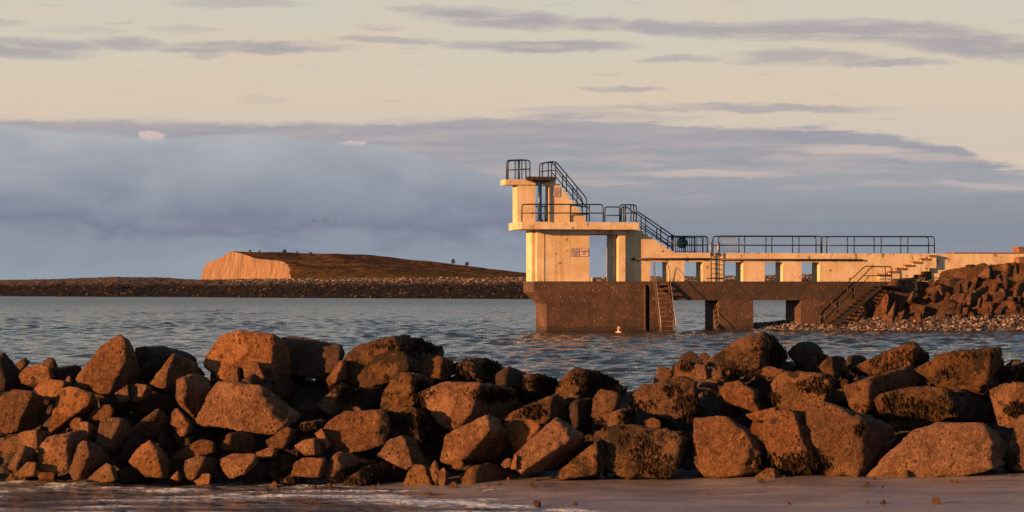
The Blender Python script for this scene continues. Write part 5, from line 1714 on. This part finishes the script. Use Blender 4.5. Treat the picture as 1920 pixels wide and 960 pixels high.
# body of the outcrop: a stepped mound against the pier wall
gu2, gw2 = np.meshgrid(np.linspace(U(1622, BF), U(2080, BF), 190), np.linspace(5.0, -7.0, 90))
xpx2 = 960 + FPX * (OX + gu2 * CT) / (OY + gu2 * SN)
ztop = np.interp(xpx2, [1610, 1640, 1690, 1760, 1850, 1920, 2080], [0.2, 3.0, 3.5, 4.1, 4.55, 4.75, 4.9])
foot = np.interp(xpx2, [1610, 1700, 1920, 2080], [0.5, 2.0, 3.2, 3.4])
q2 = np.clip((foot - gw2) / 2.6, 0, 1)
n5 = fbm(np.stack([gu2.ravel() * 0.55 + gw2.ravel() * .4, gw2.ravel() * 0.9, 0 * gu2.ravel()], -1), 4, 61).reshape(gu2.shape)
qs = np.floor(q2 * 4 + n5 * 0.8) / 4
q3 = np.clip(0.5 * q2 + 0.5 * qs, 0, 1)
n6 = fbm(np.stack([gu2.ravel() * 1.6 + gw2.ravel(), gw2.ravel() * 2.2, 0 * gu2.ravel()], -1), 4, 67, 0.6).reshape(gu2.shape)
zz2 = -0.4 + (ztop + 0.15) * q3 ** 0.9 + 0.22 * n5 + 0.26 * n6
outc = link_mesh('rock_outcrop', grid_mesh('rock_outcrop', OX + gu2 * CT + gw2 * SN, OY + gu2 * SN - gw2 * CT, zz2), M['ledge'])
outc['kind'] = 'structure'
outc.data.polygons.foreach_set('use_smooth', np.zeros(len(outc.data.polygons), dtype=bool))

SLABS = [
 ([(430,632),(520,510),(620,428),(648,500),(618,645)], [(622,436),(612,640)], 1.0),
 ([(678,655),(700,520),(740,400),(800,368),(815,420),(798,560),(778,668)], [(802,375),(776,660)], 1.2),
 ([(780,605),(830,500),(862,438),(888,480),(858,605),(810,628)], [(866,445),(846,610)], 1.3),
 ([(876,645),(900,580),(940,528),(952,560),(920,645)], [(942,534),(912,640)], 2.0),
 ([(808,424),(900,358),(1010,368),(1155,440),(1110,565),(960,645),(820,645)], [(845,400),(835,640)], 0.9),
 ([(998,674),(1030,600),(1070,573),(1090,640),(1064,686)], [(1074,580),(1060,680)], 2.4),
 ([(1078,675),(1100,620),(1122,608),(1116,690)], [(1116,612),(1108,686)], 2.6),
 ([(958,565),(1100,478),(1330,448),(1385,500),(1376,645),(1120,685),(960,645)], [(1340,452),(1330,650)], 1.9),
 ([(1356,655),(1390,568),(1412,558),(1406,655)], [(1406,562),(1398,650)], 2.7),
 ([(1396,605),(1500,538),(1655,468),(1658,645),(1400,666)], [(1640,476),(1640,640)], 2.2),
 ([(1652,625),(1640,453),(1740,448),(1860,458),(1935,520),(1935,655),(1750,645)], [(1850,458),(1880,640)], 2.6),
 ([(860,242),(1000,213),(1150,198),(1300,178),(1500,178),(1562,240),(1380,265),(1100,295)], [(1100,210),(1100,285)], 0.3),
 ([(776,332),(850,278),(1050,268),(1126,310),(1065,366),(850,356)], [(880,280),(860,350)], 1.1),
 ([(1256,305),(1380,258),(1560,248),(1656,300),(1646,356),(1400,366)], [(1300,290),(1320,350)], 1.2),
 ([(1396,234),(1430,168),(1560,148),(1722,138),(1746,200),(1706,266),(1550,256)], [(1450,168),(1480,250)], 0.6),
 ([(1536,265),(1600,188),(1652,198),(1648,266)], [(1640,196),(1632,262)], 1.0),
 ([(1726,265),(1740,168),(1780,158),(1890,148),(1935,180),(1935,285),(1760,290)], [(1790,160),(1775,285)], 1.0),
 ([(1636,405),(1680,308),(1800,288),(1826,370),(1705,446)], [(1690,310),(1680,430)], 1.6),
 ([(1806,445),(1840,370),(1900,298),(1935,298),(1935,445)], [(1880,320),(1850,440)], 1.8),
 ([(1296,445),(1330,398),(1432,398),(1446,465),(1330,466)], [(1430,402),(1430,462)], 1.7),
 ([(1466,505),(1490,368),(1640,328),(1656,460),(1500,516)], [(1504,366),(1488,505)], 1.6),
 ([(956,465),(1000,378),(1024,373),(998,465)], [(1018,378),(990,462)], 1.5),
 ([(1146,425),(1190,368),(1305,398),(1288,455),(1180,466)], [(1200,372),(1190,460)], 1.4),
 ([(1120,360),(1250,320),(1330,350),(1290,410),(1160,400)], [(1240,324),(1240,400)], 1.2),
 ([(1410,470),(1470,400),(1500,380),(1480,500)], [(1490,386),(1474,494)], 2.0),
]
for i, (outl, ridge, w) in enumerate(SLABS):
    X, Y = pan('G', sum(p[0] for p in outl) / len(outl), max(p[1] for p in outl))
    u = U(X, w)
    dist = OY + u * SN - w * CT
    pts, _, _ = traced('G', outl, ridge, dist, 1.3, 0.35, 0.9, 0.0, 0.9)
    me, cen, size = boulder_mesh('rock_slab', pts, 4, 500 + i, 1.1, 34)
    link_mesh('rock_slab', me, M['ledge'], outc, cen, False)

SLM = []
for k in range(7):                                  # leaning strata, a few shapes used again and again
    ww_, hh_, dd_ = random.uniform(.3, .55), random.uniform(.7, 1.1), random.uniform(.5, .8)
    ln_ = random.uniform(.25, .6)
    pts = []
    for sz in (-1, 1):
        for sx_ in (-1, 1):
            for sy_ in (-1, 1):
                pts.append(Vector((sx_ * ww_ * random.uniform(.6, 1.1) * (1 if sz < 0 else .7) + ln_ * sz * .6, sy_ * dd_ * random.uniform(.6, 1.1), sz * hh_ * random.uniform(.7, 1.1))))
    me, cen, size = boulder_mesh('rock_slab', pts, 3, 640 + k, 1.2, 60)
    me.materials.append(M['ledge'])
    SLM.append(me)
for k in range(80):
    xx = random.uniform(1662, 1990)
    q = random.random()
    u = U(xx, 1.5)
    ft = float(np.interp(xx, [1610, 1700, 1920, 2080], [0.5, 2.0, 3.2, 3.4]))
    w = ft - 2.5 * q ** 1.2 + 0.1
    zt = float(np.interp(xx, [1610, 1640, 1690, 1760, 1850, 1920, 2080], [0.2, 2.6, 3.1, 3.7, 4.2, 4.4, 4.5]))
    z = zt * q * random.uniform(0.65, 0.85)
    o = bpy.data.objects.new('rock_slab', random.choice(SLM))
    p = Wp(u, w, z)
    o.location = p
    o.rotation_euler = (random.gauss(.15, .15), random.gauss(0, .2), TH + random.gauss(0, .35))
    sc_ = random.uniform(.4, .85) * (1.0 - 0.35 * q)
    o.scale = (sc_ * random.uniform(.6, 1.3), sc_, sc_ * random.uniform(.6, 1.0))
    COL.objects.link(o)
    o.parent = outc

# dark stone blocks where the wall runs into the land
for k, (x0, x1, y0, y1, w0, w1, lab) in enumerate([
    (1911, 1990, 466, 474, -1.5, -0.5, 'square brown stone block on top of the pier wall at its landward end'),
    (1911, 1990, 484, 494, WF, 0.5, 'brown stone block at the foot of the cream wall beside the outcrop')]):
    a, b = L(x0, y0, w1), L(x1, y1, w1)
    t = Thing('stone_block', (a.x, w1, b.z), lab, 'stone block')
    if k == 0:
        t.box('block', (a.x, w0, b.z), (b.x, w1, a.z), M['brown'])
        t.box('cap', (a.x - .05, w0 - .05, a.z), (b.x, w1 + .05, a.z + 0.12), M['brown'])
    else:
        t.box('block', (a.x, w0 + 0.004, b.z), (b.x, w1, a.z), M['brown'])
        t.box('cap', (a.x + .05, w0 + 0.004, a.z), (b.x, w1 - .1, a.z + 0.1), M['brown'])

# ================================================================== swimmer
sw = px_world(1160, 622, FPX * CZ / (624 - HY) )
sv = [(0, 0, -0.62), (0, 0, -0.35), (0, 0, -0.10), (0, 0, 0.02), (0, 0, 0.10), (0, -0.01, 0.19), (0, -0.005, 0.27),
      (-0.17, 0, -0.03), (-0.30, -0.10, -0.12), (-0.34, -0.32, -0.14), (0.17, 0, -0.03), (0.30, -0.10, -0.12), (0.34, -0.32, -0.14),
      (-0.09, 0, -0.75), (-0.12, 0.1, -1.1), (0.09, 0, -0.75), (0.12, 0.12, -1.1), (0, -0.108, 0.175)]
se = [(0, 1), (1, 2), (2, 3), (3, 4), (4, 5), (5, 6), (2, 7), (7, 8), (8, 9), (2, 10), (10, 11), (11, 12), (0, 13), (13, 14), (0, 15), (15, 16), (5, 17)]
srad = [.14, .15, .16, .075, .068, .098, .075, .075, .05, .035, .075, .05, .035, .085, .055, .085, .055, .02]
me = bpy.data.meshes.new('person')
me.from_pydata(sv, se, [])
per = link_mesh('person', me, M['skin'], None, (sw.x, sw.y, 0.06))
per.rotation_euler = (0, 0, R(-35))
sk = per.modifiers.new('skin', 'SKIN')
for vtx, rr_ in zip(me.skin_vertices[0].data, srad):
    vtx.radius = (rr_, rr_)
me.skin_vertices[0].data[0].use_root = True
ss = per.modifiers.new('subd', 'SUBSURF')
ss.levels = 2
ss.render_levels = 2
tag(per, 'white-haired swimmer with head and bare shoulders above the water by the tower base', 'person')
bm = bmesh.new()
bmesh.ops.create_uvsphere(bm, u_segments=20, v_segments=12, radius=0.118)
bmesh.ops.delete(bm, geom=[v for v in bm.verts if v.co.z < 0.0 + 0.055 * (v.co.y < -0.03) and not (v.co.y > 0.03 and v.co.z > -0.06)], context='VERTS')
for v in bm.verts:
    v.co *= 1.0 + 0.05 * mnoise.noise(v.co * 30)
hm = bpy.data.meshes.new('hair')
bm.to_mesh(hm)
bm.free()
hr = link_mesh('hair', hm, M['hair'], per, (0, 0.0, 0.235), True)
for sx_ in (-1, 1):
    bm = bmesh.new()
    bmesh.ops.create_uvsphere(bm, u_segments=10, v_segments=8, radius=0.03)
    for v in bm.verts:
        v.co.x *= 0.4
    em = bpy.data.meshes.new('ear')
    bm.to_mesh(em)
    bm.free()
    link_mesh('ear', em, M['skin'], per, (0.105 * sx_, 0.0, 0.19), True)

# ================================================================== birds in a loose flock, far out
BP = [(583, 407), (589.5, 413), (586, 415), (604, 409), (609, 409.7), (610, 413), (604.5, 415), (611.5, 416.5), (617, 411), (615, 413.5),
      (620.3, 416.7), (623, 421), (617, 422), (627, 415.5), (631, 412), (633, 418), (629, 408), (641, 411.5), (644, 415.5), (639, 422)]
bvs = []
for s in (-1, 1):
    bvs += [Vector((0.06 * s, 0.14, 0)), Vector((0.06 * s, -0.12, 0)), Vector((0.42 * s, 0.10, 0.22)), Vector((0.40 * s, -0.10, 0.22)), Vector((0.85 * s, -0.10, 0.10))]
bfs = [(0, 1, 3, 2), (2, 3, 4), (5, 7, 8, 6), (7, 9, 8)]
wing_me = mesh_np('wings', bvs, bfs)
wing_me.materials.append(M['bird'])
bm = bmesh.new()
add_tube(bm, [(0, 0.46, 0.02), (0, 0.36, 0.02), (0, 0.15, 0), (0, -0.15, 0), (0, -0.42, 0.01)], [0.015, 0.055, 0.095, 0.085, 0.03], 8)
body_me = bpy.data.meshes.new('body')
bm.to_mesh(body_me)
bm.free()
body_me.materials.append(M['bird'])
for k, (px, py) in enumerate(BP):
    d = 900 + 6 * k
    e = bpy.data.objects.new('bird', None)
    e.location = px_world(px, py, d)
    e.rotation_euler = (random.uniform(-.3, .3), random.uniform(-.5, .5), random.uniform(0, 6.28))
    e.scale = (0.8, 0.8, 0.8)
    COL.objects.link(e)
    tag(e, 'tiny dark bird flying in the loose flock before the cloud bank', 'bird', 'birds of the flock')
    for nm, mm in (('wings', wing_me), ('body', body_me)):
        p = bpy.data.objects.new(nm, mm)
        COL.objects.link(p)
        p.parent = e
